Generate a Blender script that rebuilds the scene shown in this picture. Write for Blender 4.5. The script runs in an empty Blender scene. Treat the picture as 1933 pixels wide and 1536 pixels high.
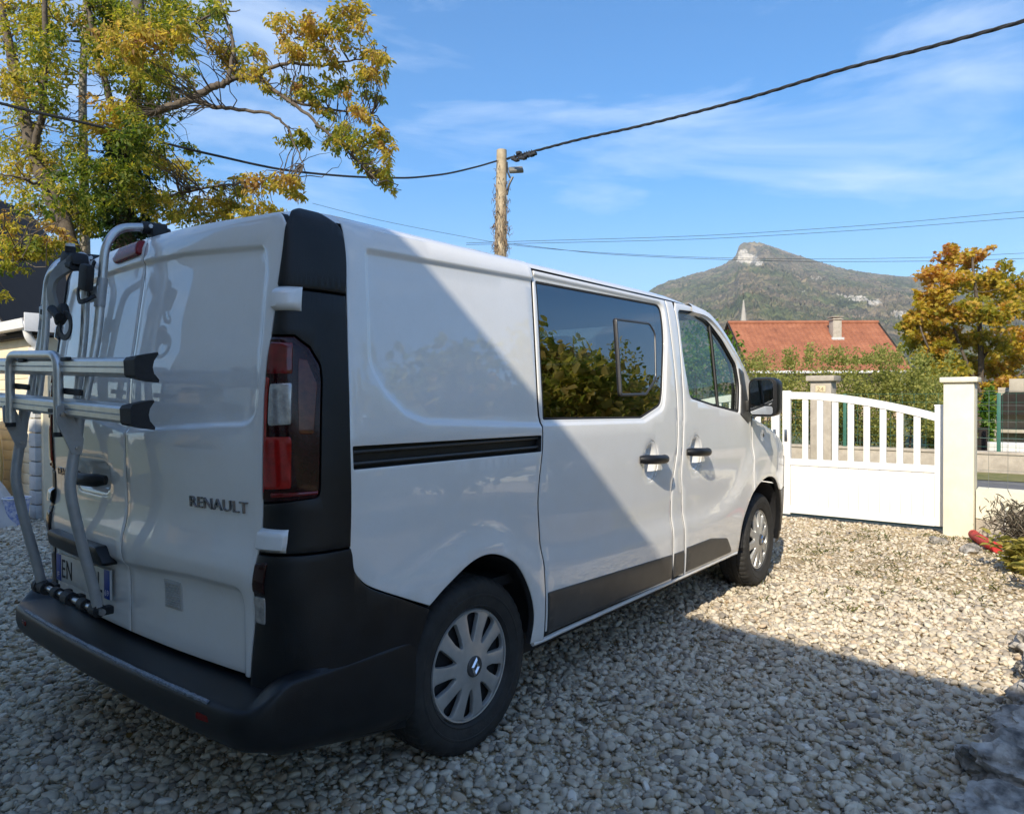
import bpy, bmesh, math, random
import numpy as np
from mathutils import Vector, Matrix, noise as mnoise
from mathutils.geometry import delaunay_2d_cdt

R = math.radians
scene = bpy.context.scene
COL = scene.collection
random.seed(7)
RNG = np.random.default_rng(11)

# ------------------------------------------------------------------ camera, sky, sun, exposure
CAM = Vector((-1.0768, -2.7472, 1.3562))
YAW, PITCH, ROLL = 0.672382, -0.012147, -0.003584
fw = Vector((math.cos(YAW) * math.cos(PITCH), math.sin(YAW) * math.cos(PITCH), math.sin(PITCH)))
rt = Vector((math.sin(YAW), -math.cos(YAW), 0))
up = rt.cross(fw)
rt2 = rt * math.cos(ROLL) + up * math.sin(ROLL)
up2 = -rt * math.sin(ROLL) + up * math.cos(ROLL)
camd = bpy.data.cameras.new('camera')
cam = bpy.data.objects.new('camera', camd)
COL.objects.link(cam)
cam.matrix_world = Matrix(((rt2.x, up2.x, -fw.x, CAM.x), (rt2.y, up2.y, -fw.y, CAM.y),
                           (rt2.z, up2.z, -fw.z, CAM.z), (0, 0, 0, 1)))
camd.sensor_width = 36
camd.sensor_fit = 'HORIZONTAL'
camd.lens = 1357.6 / 1933 * 36
camd.clip_start = 0.05
camd.clip_end = 20000
scene.camera = cam

SUN_AZ, SUN_EL = R(18), R(36.1)         # heading of the light and its height
world = bpy.data.worlds.new('World')
scene.world = world
world.use_nodes = True
wt = world.node_tree
for n in list(wt.nodes):
    wt.nodes.remove(n)
w_out = wt.nodes.new('ShaderNodeOutputWorld')
w_bg = wt.nodes.new('ShaderNodeBackground')
w_sky = wt.nodes.new('ShaderNodeTexSky')
w_sky.sky_type = 'NISHITA'
w_sky.sun_disc = False
w_sky.sun_elevation = SUN_EL
# light heads along +SUN_AZ, so the sun stands at SUN_AZ + 180 deg (sky rotation runs clockwise from +Y)
w_sky.sun_rotation = R(90) - (SUN_AZ + math.pi)
w_sky.altitude = 500
w_sky.air_density = 1.0
w_sky.dust_density = 1.0
w_sky.ozone_density = 2.2
w_tc = wt.nodes.new('ShaderNodeTexCoord')
w_map = wt.nodes.new('ShaderNodeMapping')
w_map.inputs['Scale'].default_value = (1.3, 1.3, 5.5)
w_map.inputs['Rotation'].default_value = (0.25, 0.12, 0.5)
w_n1 = wt.nodes.new('ShaderNodeTexNoise')
w_n1.inputs['Scale'].default_value = 1.9
w_n1.inputs['Detail'].default_value = 9
w_n1.inputs['Roughness'].default_value = 0.58
w_n1.inputs['Distortion'].default_value = 0.7
w_rp = wt.nodes.new('ShaderNodeValToRGB')
w_rp.color_ramp.elements[0].position = 0.465
w_rp.color_ramp.elements[0].color = (0, 0, 0, 1)
w_rp.color_ramp.elements[1].position = 0.80
w_rp.color_ramp.elements[1].color = (0.62, 0.62, 0.62, 1)
w_mix = wt.nodes.new('ShaderNodeMixRGB')
w_mix.inputs['Color2'].default_value = (5.8, 6.5, 7.4, 1)
wt.links.new(w_tc.outputs['Generated'], w_map.inputs['Vector'])
wt.links.new(w_map.outputs['Vector'], w_n1.inputs['Vector'])
wt.links.new(w_n1.outputs['Fac'], w_rp.inputs['Fac'])
wt.links.new(w_rp.outputs['Color'], w_mix.inputs['Fac'])
w_hs = wt.nodes.new('ShaderNodeHueSaturation')
w_hs.inputs['Saturation'].default_value = 1.58
wt.links.new(w_sky.outputs['Color'], w_hs.inputs['Color'])
wt.links.new(w_hs.outputs['Color'], w_mix.inputs['Color1'])
wt.links.new(w_mix.outputs['Color'], w_bg.inputs['Color'])
w_bg.inputs['Strength'].default_value = 0.145
wt.links.new(w_bg.outputs['Background'], w_out.inputs['Surface'])

sund = bpy.data.lights.new('sun', 'SUN')
sund.energy = 5.0
sund.angle = R(0.55)
sund.color = (1.0, 0.90, 0.73)
sun = bpy.data.objects.new('sun', sund)
COL.objects.link(sun)
ldir = Vector((math.cos(SUN_AZ) * math.cos(SUN_EL), math.sin(SUN_AZ) * math.cos(SUN_EL), -math.sin(SUN_EL)))
sun.rotation_euler = ldir.to_track_quat('-Z', 'Y').to_euler()
sun.location = (-20, -10, 25)

vs = scene.view_settings
vs.view_transform = 'Standard'
vs.look = 'None'
vs.exposure = 0.66
vs.gamma = 1.0
scene.cycles.use_denoising = True
scene.cycles.max_bounces = 10
scene.cycles.transparent_max_bounces = 24
scene.cycles.glossy_bounces = 5
scene.cycles.sample_clamp_indirect = 6

# ------------------------------------------------------------------ helpers
def pchip(xs, ys):
    xs = np.asarray(xs, float); ys = np.asarray(ys, float)
    h = np.diff(xs); d = np.diff(ys) / h
    m = np.zeros_like(xs)
    for i in range(1, len(xs) - 1):
        if d[i - 1] * d[i] > 0:
            w1 = 2 * h[i] + h[i - 1]; w2 = h[i] + 2 * h[i - 1]
            m[i] = (w1 + w2) / (w1 / d[i - 1] + w2 / d[i])
    m[0] = d[0]; m[-1] = d[-1]
    def f(x):
        x = np.asarray(x, float)
        i = np.clip(np.searchsorted(xs, x) - 1, 0, len(h) - 1)
        t = (x - xs[i]) / h[i]
        t = np.clip(t, -0.5, 1.5)
        return ((2*t**3 - 3*t**2 + 1) * ys[i] + (t**3 - 2*t**2 + t) * h[i] * m[i]
                + (-2*t**3 + 3*t**2) * ys[i+1] + (t**3 - t**2) * h[i] * m[i+1])
    return f

def sstep(t):
    t = np.clip(t, 0, 1)
    return t * t * (3 - 2 * t)

def crv(pts, n=6):
    """smooth (Catmull-Rom) open curve through pts"""
    P_ = [np.asarray(q, float) for q in pts]
    P_ = [2 * P_[0] - P_[1]] + P_ + [2 * P_[-1] - P_[-2]]
    out = []
    for i in range(1, len(P_) - 2):
        a, b, c, d = P_[i-1], P_[i], P_[i+1], P_[i+2]
        for k in range(n):
            t = k / n
            out.append(0.5 * (2*b + (c - a)*t + (2*a - 5*b + 4*c - d)*t*t + (3*b - a - 3*c + d)*t**3))
    out.append(P_[-2])
    return out

def fillet(pts, rad, n=6):
    """closed polygon with rounded corners; rad is a number or one per corner"""
    N = len(pts)
    out = []
    for i in range(N):
        p = np.asarray(pts[i], float)
        r = rad[i] if hasattr(rad, '__len__') else rad
        if r <= 0:
            out.append(p); continue
        a = np.asarray(pts[i-1], float) - p
        b = np.asarray(pts[(i+1) % N], float) - p
        la, lb = np.linalg.norm(a), np.linalg.norm(b)
        a /= la; b /= lb
        ang = math.acos(max(-1, min(1, float(a @ b))))
        d = min(r / max(math.tan(ang / 2), 1e-3), 0.48 * la, 0.48 * lb)
        p0, p1 = p + a * d, p + b * d
        for k in range(n + 1):
            t = k / n
            out.append((1-t)**2 * p0 + 2*t*(1-t) * p + t*t * p1)
    return out

def resample(poly, seg):
    poly = np.asarray(poly, float)
    out = []
    N = len(poly)
    for i in range(N):
        a, b = poly[i], poly[(i + 1) % N]
        L = np.linalg.norm(b - a)
        if L < 1e-6:
            continue
        k = max(1, int(math.ceil(L / seg)))
        for j in range(k):
            out.append(a + (b - a) * j / k)
    return np.array(out)

def area2(poly):
    x, y = poly[:, 0], poly[:, 1]
    return float(np.sum(x * np.roll(y, -1) - np.roll(x, -1) * y))

def ccw(poly):
    return poly if area2(poly) > 0 else poly[::-1].copy()

def inside(pts, poly):
    x, y = pts[:, 0][:, None], pts[:, 1][:, None]
    ax, ay = poly[:, 0][None], poly[:, 1][None]
    bx, by = np.roll(poly[:, 0], -1)[None], np.roll(poly[:, 1], -1)[None]
    c = ((ay > y) != (by > y)) & (x < (bx - ax) * (y - ay) / np.where(by == ay, 1e-12, by - ay) + ax)
    return (c.sum(1) % 2) == 1

def dist(pts, poly):
    a = poly; b = np.roll(poly, -1, 0)
    ab = b - a
    L2 = np.maximum((ab ** 2).sum(1), 1e-14)
    out = np.empty(len(pts))
    for s in range(0, len(pts), 800):
        q = pts[s:s+800]
        ap = q[:, None] - a[None]
        t = np.clip((ap * ab[None]).sum(2) / L2, 0, 1)
        dd = ap - t[..., None] * ab[None]
        out[s:s+800] = np.sqrt((dd ** 2).sum(2).min(1))
    return out

def inset(poly, d):
    """move a ccw polygon inwards by d"""
    e = np.roll(poly, -1, 0) - poly
    e /= np.maximum(np.linalg.norm(e, axis=1, keepdims=True), 1e-9)
    n = np.stack([-e[:, 1], e[:, 0]], 1)
    m = n + np.roll(n, 1, 0)
    m /= np.maximum(np.linalg.norm(m, axis=1, keepdims=True), 1e-6)
    k = 1 / np.clip((m * n).sum(1), 0.5, 1)
    return poly + m * (d * k)[:, None]

def mesh_from(name, verts, faces):
    me = bpy.data.meshes.new(name)
    me.from_pydata([tuple(v) for v in verts], [], [tuple(f) for f in faces])
    me.update()
    return me

def smooth(me, ang=38):
    if len(me.polygons):
        me.polygons.foreach_set('use_smooth', [True] * len(me.polygons))
        me.set_sharp_from_angle(angle=R(ang))
    return me

def put(name, me, mat=None, parent=None, ang=38):
    if ang:
        smooth(me, ang)
    if mat is not None and not me.materials:
        me.materials.append(mat)
    o = bpy.data.objects.new(name, me)
    COL.objects.link(o)
    if parent is not None:
        o.parent = parent
    return o

def thing(name, loc, label, cat, group=None, rz=0):
    o = bpy.data.objects.new(name, None)
    o.empty_display_size = 0.2
    COL.objects.link(o)
    o.location = loc
    o.rotation_euler = (0, 0, rz)
    tag(o, label, cat, group)
    return o

def tag(o, label, cat, group=None):
    o['label'] = label
    o['category'] = cat
    if group:
        o['group'] = group
    return o

def structure(o):
    o['kind'] = 'structure'
    return o

def stuff(o):
    o['kind'] = 'stuff'
    return o

def copy_tree(o, parent=None):
    c = o.copy()
    COL.objects.link(c)
    if parent is not None:
        c.parent = parent
    for ch in list(o.children):
        copy_tree(ch, c)
    return c

class MB:
    """collects shapes into one mesh"""
    def __init__(self):
        self.v = []; self.f = []
    def add(self, vs_, fs_):
        b = len(self.v)
        self.v += [tuple(q) for q in vs_]
        self.f += [tuple(i + b for i in f) for f in fs_]
        return self
    def box(self, c, s, rot=None, bev=0.0):
        bm = bmesh.new()
        bmesh.ops.create_cube(bm, size=1)
        for v in bm.verts:
            v.co = Vector((v.co.x * s[0], v.co.y * s[1], v.co.z * s[2]))
        if bev > 0:
            bmesh.ops.bevel(bm, geom=bm.edges[:], offset=bev, segments=2, affect='EDGES', profile=0.6)
        M = Matrix.Translation(Vector(c))
        if rot is not None:
            M = M @ rot.to_4x4()
        bm.transform(M)
        bm.verts.index_update()
        self.add([v.co for v in bm.verts], [[v.index for v in f.verts] for f in bm.faces])
        bm.free()
        return self
    def tube(self, path, r, n=10, cap=True):
        path = [Vector(q) for q in path]
        rs = r if hasattr(r, '__len__') else [r] * len(path)
        T = []
        for i in range(len(path)):
            a = path[max(0, i - 1)]; b = path[min(len(path) - 1, i + 1)]
            t = (b - a)
            T.append(t.normalized() if t.length > 1e-9 else Vector((0, 0, 1)))
        ref = Vector((0, 0, 1)) if abs(T[0].z) < 0.9 else Vector((1, 0, 0))
        N = (ref - T[0] * ref.dot(T[0])).normalized()
        vs_, fs_ = [], []
        for i, p in enumerate(path):
            N = (N - T[i] * N.dot(T[i]))
            N = N.normalized() if N.length > 1e-6 else T[i].orthogonal().normalized()
            B = T[i].cross(N)
            for k in range(n):
                a = 2 * math.pi * k / n
                vs_.append(p + (N * math.cos(a) + B * math.sin(a)) * rs[i])
        for i in range(len(path) - 1):
            for k in range(n):
                a = i * n + k; b = i * n + (k + 1) % n
                fs_.append((a, b, b + n, a + n))
        if cap:
            fs_.append(tuple(range(n))[::-1])
            fs_.append(tuple((len(path) - 1) * n + k for k in range(n)))
        return self.add(vs_, fs_)
    def lathe(self, prof, n=32, M=None, close=False):
        """prof: (radius, height) turned about local z, then M"""
        vs_, fs_ = [], []
        M = M or Matrix()
        for (r_, h_) in prof:
            for k in range(n):
                a = 2 * math.pi * k / n
                vs_.append(M @ Vector((r_ * math.cos(a), r_ * math.sin(a), h_)))
        m = len(prof)
        for i in range(m - 1 + (1 if close else 0)):
            for k in range(n):
                a = i * n + k; b = i * n + (k + 1) % n
                c = ((i + 1) % m) * n
                fs_.append((a, b, c + (k + 1) % n, c + k))
        return self.add(vs_, fs_)
    def prism(self, poly, ax, lo, hi):
        """extrude a 2-D polygon along axis ax between lo and hi; the polygon lies in the other two axes in order"""
        n = len(poly)
        def P3(q, h):
            q = list(q)
            q.insert(ax, h)
            return q
        vs_ = [P3(q, lo) for q in poly] + [P3(q, hi) for q in poly]
        fs_ = [tuple(range(n)), tuple(range(2 * n - 1, n - 1, -1))]
        for i in range(n):
            j = (i + 1) % n
            fs_.append((i, i + n, j + n, j))
        return self.add(vs_, fs_)
    def mesh(self, name):
        me = mesh_from(name, self.v, self.f)
        bm = bmesh.new(); bm.from_mesh(me)
        bmesh.ops.recalc_face_normals(bm, faces=bm.faces[:])
        bm.to_mesh(me); bm.free()
        return me
    def build(self, name, mat, parent=None, ang=38):
        return put(name, self.mesh(name), mat, parent, ang)

def arc_path(pts, rad, n=6):
    """open 3-D polyline with rounded bends"""
    pts = [Vector(q) for q in pts]
    out = [pts[0]]
    for i in range(1, len(pts) - 1):
        p = pts[i]; a = pts[i-1] - p; b = pts[i+1] - p
        d = min(rad, 0.48 * a.length, 0.48 * b.length)
        p0 = p + a.normalized() * d; p1 = p + b.normalized() * d
        for k in range(n + 1):
            t = k / n
            out.append(p0 * (1-t)**2 + p * 2*t*(1-t) + p1 * t*t)
    out.append(pts[-1])
    return out

# ------------------------------------------------------------------ materials
def new_mat(name):
    m = bpy.data.materials.new(name)
    m.use_nodes = True
    return m, m.node_tree, m.node_tree.nodes['Principled BSDF']

def N(nt, kind, **kw):
    n = nt.nodes.new(kind)
    for k, v in kw.items():
        n.inputs[k.replace('_', ' ')].default_value = v
    return n

def ramp(nt, stops):
    n = nt.nodes.new('ShaderNodeValToRGB')
    el = n.color_ramp.elements
    while len(el) > 1:
        el.remove(el[-1])
    el[0].position = stops[0][0]; el[0].color = tuple(stops[0][1]) + (1,)
    for p_, c in stops[1:]:
        e = el.new(p_); e.color = tuple(c) + (1,)
    return n

def simple(name, col, rough=0.5, metal=0.0, noise=0.0, scale=20.0, bump=0.0, bscale=60.0, coat=0.0, col2=None, spec=0.5):
    m, nt, b = new_mat(name)
    b.inputs['Base Color'].default_value = tuple(col) + (1,)
    b.inputs['Roughness'].default_value = rough
    b.inputs['Metallic'].default_value = metal
    b.inputs['Specular IOR Level'].default_value = spec
    if coat:
        b.inputs['Coat Weight'].default_value = coat
        b.inputs['Coat Roughness'].default_value = 0.03
    tc = nt.nodes.new('ShaderNodeTexCoord')
    if noise or col2:
        t = N(nt, 'ShaderNodeTexNoise', Scale=scale, Detail=6.0, Roughness=0.65)
        nt.links.new(tc.outputs['Object'], t.inputs['Vector'])
        c2 = col2 if col2 else tuple(min(1, c * (1 + noise)) for c in col)
        c1 = col if col2 else tuple(c * (1 - noise) for c in col)
        r_ = ramp(nt, [(0.32, c1), (0.68, c2)])
        nt.links.new(t.outputs['Fac'], r_.inputs['Fac'])
        nt.links.new(r_.outputs['Color'], b.inputs['Base Color'])
    if bump:
        t2 = N(nt, 'ShaderNodeTexNoise', Scale=bscale, Detail=5.0)
        nt.links.new(tc.outputs['Object'], t2.inputs['Vector'])
        bp = N(nt, 'ShaderNodeBump', Strength=bump, Distance=0.01)
        nt.links.new(t2.outputs['Fac'], bp.inputs['Height'])
        nt.links.new(bp.outputs['Normal'], b.inputs['Normal'])
    return m

def paint_mat():
    m, nt, b = new_mat('van_white_paint')
    b.inputs['Roughness'].default_value = 0.45
    b.inputs['Coat Weight'].default_value = 1.0
    b.inputs['Coat Roughness'].default_value = 0.025
    b.inputs['Coat IOR'].default_value = 1.75
    tc = nt.nodes.new('ShaderNodeTexCoord')
    # thin uneven film of dust
    t = N(nt, 'ShaderNodeTexNoise', Scale=5.0, Detail=8.0, Roughness=0.7)
    nt.links.new(tc.outputs['Object'], t.inputs['Vector'])
    t4 = N(nt, 'ShaderNodeTexNoise', Scale=170.0, Detail=3.0, Roughness=0.6)
    nt.links.new(tc.outputs['Object'], t4.inputs['Vector'])
    r4 = ramp(nt, [(.60, (0, 0, 0)), (.74, (1, 1, 1))])
    nt.links.new(t4.outputs['Fac'], r4.inputs['Fac'])
    m4 = nt.nodes.new('ShaderNodeMath'); m4.operation = 'MULTIPLY_ADD'; m4.inputs[1].default_value = .6
    nt.links.new(r4.outputs['Color'], m4.inputs[0]); nt.links.new(t.outputs['Fac'], m4.inputs[2])
    mx = nt.nodes.new('ShaderNodeMixRGB')
    mx.inputs['Color1'].default_value = (0.80, 0.80, 0.80, 1)
    mx.inputs['Color2'].default_value = (0.71, 0.69, 0.655, 1)
    nt.links.new(m4.outputs[0], mx.inputs['Fac'])
    nt.links.new(mx.outputs['Color'], b.inputs['Base Color'])
    rr = N(nt, 'ShaderNodeMapRange'); rr.inputs['To Min'].default_value = 0.0; rr.inputs['To Max'].default_value = 0.03
    nt.links.new(t.outputs['Fac'], rr.inputs['Value'])
    nt.links.new(rr.outputs['Result'], b.inputs['Coat Roughness'])
    # very slight waviness of pressed steel
    t3 = N(nt, 'ShaderNodeTexNoise', Scale=2.2, Detail=1.0)
    nt.links.new(tc.outputs['Object'], t3.inputs['Vector'])
    bp = N(nt, 'ShaderNodeBump', Strength=0.06, Distance=0.02)
    nt.links.new(t3.outputs['Fac'], bp.inputs['Height'])
    nt.links.new(bp.outputs['Normal'], b.inputs['Coat Normal'])
    return m

def glass_mat(name, tint, fres=1.5, rough=0.0):
    m, nt, b = new_mat(name)
    nt.nodes.remove(b)
    out = nt.nodes['Material Output']
    tr = nt.nodes.new('ShaderNodeBsdfTransparent'); tr.inputs['Color'].default_value = tuple(tint) + (1,)
    gl = nt.nodes.new('ShaderNodeBsdfGlossy'); gl.inputs['Roughness'].default_value = rough
    # Schlick reflectance of the pane, the same from both sides
    lw_ = nt.nodes.new('ShaderNodeLayerWeight'); lw_.inputs['Blend'].default_value = .5
    pw_ = nt.nodes.new('ShaderNodeMath'); pw_.operation = 'POWER'; pw_.inputs[1].default_value = 5.0
    nt.links.new(lw_.outputs['Facing'], pw_.inputs[0])
    ma_ = nt.nodes.new('ShaderNodeMath'); ma_.operation = 'MULTIPLY_ADD'; ma_.inputs[1].default_value = 1 - fres; ma_.inputs[2].default_value = fres
    nt.links.new(pw_.outputs[0], ma_.inputs[0])
    mx = nt.nodes.new('ShaderNodeMixShader')
    nt.links.new(ma_.outputs[0], mx.inputs['Fac'])
    nt.links.new(tr.outputs['BSDF'], mx.inputs[1]); nt.links.new(gl.outputs['BSDF'], mx.inputs[2])
    nt.links.new(mx.outputs['Shader'], out.inputs['Surface'])
    return m

def leaf_mat(name, stops, trans=0.35, rough=0.55):
    """leaf colour from the per-leaf attribute 'tone'"""
    m, nt, b = new_mat(name)
    at = nt.nodes.new('ShaderNodeAttribute'); at.attribute_name = 'tone'
    rp = ramp(nt, stops)
    nt.links.new(at.outputs['Fac'], rp.inputs['Fac'])
    nt.links.new(rp.outputs['Color'], b.inputs['Base Color'])
    b.inputs['Roughness'].default_value = rough
    b.inputs['Specular IOR Level'].default_value = 0.3
    tl = nt.nodes.new('ShaderNodeBsdfTranslucent')
    hs = N(nt, 'ShaderNodeHueSaturation', Saturation=1.1, Value=1.5)
    nt.links.new(rp.outputs['Color'], hs.inputs['Color'])
    nt.links.new(hs.outputs['Color'], tl.inputs['Color'])
    mx = nt.nodes.new('ShaderNodeMixShader'); mx.inputs['Fac'].default_value = trans
    out = nt.nodes['Material Output']
    nt.links.new(b.outputs['BSDF'], mx.inputs[1]); nt.links.new(tl.outputs['BSDF'], mx.inputs[2])
    nt.links.new(mx.outputs['Shader'], out.inputs['Surface'])
    return m

M = {}
M['paint'] = paint_mat()
M['plastic'] = simple('black_moulded_plastic', (0.0095, 0.010, 0.0115), 0.40, noise=0.25, scale=9, bump=0.12, bscale=420, spec=.38)
M['cladding'] = simple('dark_grey_cladding_plastic', (0.05, 0.049, 0.048), 0.38, noise=0.2, scale=6, bump=0.10, bscale=420)
M['gap'] = simple('dark_lining_and_gap_shade', (0.018, 0.018, 0.02), 0.8, noise=0.2)
M['rubber'] = simple('tyre_rubber', (0.024, 0.023, 0.022), 0.75, noise=0.35, scale=14, bump=0.15, bscale=90)
M['hubcap'] = simple('silver_hubcap_plastic', (0.50, 0.50, 0.49), 0.36, 0.55, noise=0.12, scale=12)
M['chrome'] = simple('bright_chrome', (0.75, 0.76, 0.78), 0.12, 1.0, noise=0.05, scale=40)
M['darkchrome'] = simple('smoked_chrome_letters', (0.23, 0.23, 0.25), 0.22, 1.0, noise=0.1, scale=60)
M['alu'] = simple('anodised_aluminium', (0.58, 0.58, 0.57), 0.34, 0.85, noise=0.08, scale=30, bump=0.03, bscale=300)
M['alu_paint'] = simple('grey_lacquered_steel', (0.38, 0.385, 0.39), 0.42, 0.3, noise=0.12, scale=16)
M['strap'] = simple('black_strap_webbing', (0.015, 0.015, 0.017), 0.6, noise=0.3, scale=60, bump=0.3, bscale=500)
M['strapgrey'] = simple('grey_strap_rubber', (0.22, 0.215, 0.20), 0.55, noise=0.15, scale=30)
M['steel'] = simple('dull_steel_axle', (0.45, 0.45, 0.46), 0.28, 1.0, noise=0.15, scale=50)
M['privacy'] = glass_mat('privacy_glass', (0.085, 0.09, 0.088), .27)
M['glass'] = glass_mat('clear_car_glass', (0.80, 0.87, 0.82), .07)
M['frame_grey'] = simple('dark_anodised_frame', (0.07, 0.07, 0.075), 0.3, 0.4, noise=0.1)
M['mirror'] = simple('mirror_glass', (0.82, 0.84, 0.86), 0.02, 1.0, noise=0.02)
M['red_lens'] = simple('red_lamp_lens', (0.14, 0.006, 0.007), 0.12, coat=0.3, noise=0.3, scale=30)
M['red_lens_bright'] = simple('bright_red_lamp_lens', (0.30, 0.010, 0.008), 0.12, coat=0.3, noise=0.3, scale=40)
M['dark_lens'] = simple('smoked_red_lamp_lens', (0.022, 0.004, 0.005), 0.10, coat=0.0, noise=0.4, scale=30, spec=.35)
M['brake_red'] = simple('dark_red_brake_lens', (0.20, 0.008, 0.010), 0.25, noise=0.25, scale=40, spec=.3)
M['amber_lens'] = simple('amber_lamp_lens', (0.09, 0.018, 0.006), 0.15, coat=0.2, noise=0.4, scale=45)
M['clear_lens'] = simple('clear_ribbed_lamp_lens', (0.40, 0.39, 0.38), 0.18, 0.45, coat=1.0, noise=0.35, scale=35)
M['plate'] = simple('number_plate_white', (0.62, 0.61, 0.57), 0.4, noise=0.06, scale=20)
M['plate_blue'] = simple('number_plate_blue', (0.01, 0.05, 0.30), 0.4, noise=0.06)
M['black_ink'] = simple('black_ink', (0.012, 0.012, 0.013), 0.5, noise=0.1)
M['white_ink'] = simple('white_ink', (0.7, 0.7, 0.7), 0.5, noise=0.1)
M['seat'] = simple('grey_seat_fabric', (0.05, 0.05, 0.055), 0.9, noise=0.3, scale=80)
M['dash'] = simple('grey_dashboard_plastic', (0.09, 0.095, 0.10), 0.6, noise=0.15)
M['pvc'] = simple('white_gate_pvc', (0.80, 0.79, 0.76), 0.4, noise=0.03, scale=4)
M['render'] = simple('cream_painted_render', (0.74, 0.70, 0.56), 0.85, noise=0.07, scale=5, bump=0.25, bscale=120)
M['concrete'] = simple('weathered_concrete', (0.33, 0.29, 0.24), 0.9, col2=(0.46, 0.41, 0.34), scale=7, bump=0.4, bscale=60)
M['asphalt'] = simple('worn_asphalt', (0.10, 0.10, 0.105), 0.85, col2=(0.16, 0.155, 0.15), scale=2.5, bump=0.2, bscale=90)
M['bark'] = simple('brown_bark', (0.055, 0.043, 0.033), 0.9, col2=(0.14, 0.112, 0.082), scale=9, bump=0.9, bscale=26)
M['birchbark'] = simple('pale_mottled_bark', (0.07, 0.06, 0.05), 0.9, col2=(0.40, 0.36, 0.29), scale=11, bump=0.7, bscale=30)
M['wood_pole'] = simple('sun_bleached_pole_wood', (0.30, 0.235, 0.15), 0.85, col2=(0.50, 0.41, 0.28), scale=7, bump=0.4, bscale=40)
M['cable'] = simple('black_cable', (0.02, 0.021, 0.024), 0.6, noise=0.2)
M['greenpost'] = simple('green_coated_steel', (0.035, 0.13, 0.095), 0.45, noise=0.12)
M['wire'] = simple('galvanised_wire', (0.22, 0.24, 0.23), 0.5, 0.5, noise=0.2)
M['red_pipe'] = simple('red_corrugated_pipe', (0.48, 0.035, 0.035), 0.5, noise=0.15)
M['cream_boards'] = simple('cream_shed_boards', (0.70, 0.61, 0.44), 0.75, noise=0.08, scale=6)
M['darkwood'] = simple('dark_barn_timber', (0.018, 0.013, 0.010), 0.9, noise=0.45, scale=6, bump=0.4, bscale=30)
M['greyroof'] = simple('grey_brown_shed_roof', (0.20, 0.17, 0.14), 0.9, noise=0.2, scale=8)
M['whitepvc'] = simple('white_gutter_plastic', (0.72, 0.72, 0.72), 0.45, noise=0.05)

# ------------------------------------------------------------------ van body surfaces (x forward, right side at -y)
BP = pchip([0.15, 0.28, 0.40, 0.55, 0.70, 0.85, 1.0, 1.15, 1.3, 1.5, 1.7, 1.82, 1.88, 1.905, 1.925, 1.94, 1.953, 1.965, 1.975, 1.982],
           [0.895, 0.925, 0.944, 0.956, 0.961, 0.965, 0.966, 0.961, 0.949, 0.926, 0.901, 0.884, 0.872, 0.865, 0.855, 0.841, 0.822, 0.79, 0.73, 0.66])
RRX = pchip([.2, .5, .70, .764, .804, .861, .908, .955, 1.014, 1.073, 1.209, 1.325, 1.462, 1.56, 1.679, 1.819, 1.9, 1.945, 1.965, 1.985],
            [.097, .097, .096, .087, .080, .086, .098, .105, .105, .101, .098, .099, .107, .123, .140, .161, .172, .184, .20, .235])
YC = pchip([.2, .5, .7, .9, 1.3, 1.9, 2.0], [.745, .757, .785, .803, .825, .838, .83])
XS = pchip([.2, 1.1, 1.9, 2.0], [.352, .355, .405, .41])
ZC = pchip([0.3, 0.45, 0.75, 1.0, 1.3, 1.7, 2.6, 3.2, 3.5, 3.75, 3.9, 4.3], [0.74, 0.74, 0.80, 0.84, 0.72, 0.67, 0.66, 0.67, 0.76, 0.95, 1.02, 1.02])
ARCH = {'r': (0.985, 0.36, 0.40), 'f': (4.07, 0.36, 0.42)}

def halfwidth(x, z):
    w = BP(z)
    w = w + 0.016 * sstep((ZC(x) - z + 0.05) / 0.12)
    for cx, cz, rr_ in ARCH.values():
        d = np.sqrt((x - cx) ** 2 + (z - cz) ** 2) - rr_
        w = w + 0.007 * np.exp(-(d / 0.045) ** 2)
    t = np.clip((x - 4.15) / 0.85, 0, 1)
    return w * (1 - 0.40 * t ** 2.9)

def S_side(x, z, o):
    return np.stack([x, -(halfwidth(x, z) + o), z], 1)

def S_rear(y, z, o):
    return np.stack([RRX(z) + 0.045 * (y / 0.805) ** 2 - o, y, z], 1)

def S_corner(t, z, o):
    a = np.clip(t, 0, 1) * math.pi / 2
    e = 2 / 2.3
    xs, xr, w, yc = XS(z), RRX(z) + 0.045 * (YC(z) / 0.805) ** 2, halfwidth(XS(z), z), YC(z)
    yc = np.minimum(yc, w - 0.012)
    ca, sa = np.maximum(np.cos(a), 0) ** e, np.maximum(np.sin(a), 0) ** e
    ex = np.where(t > 1, (t - 1) * 0.22, 0)
    x = xs - (xs - xr) * ca + ex
    y = yc + (w - yc) * sa
    y = np.where(t > 1, halfwidth(xs + ex, z), y)
    return np.stack([x - o * np.cos(a), -(y + o * np.sin(a)), z], 1)

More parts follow.
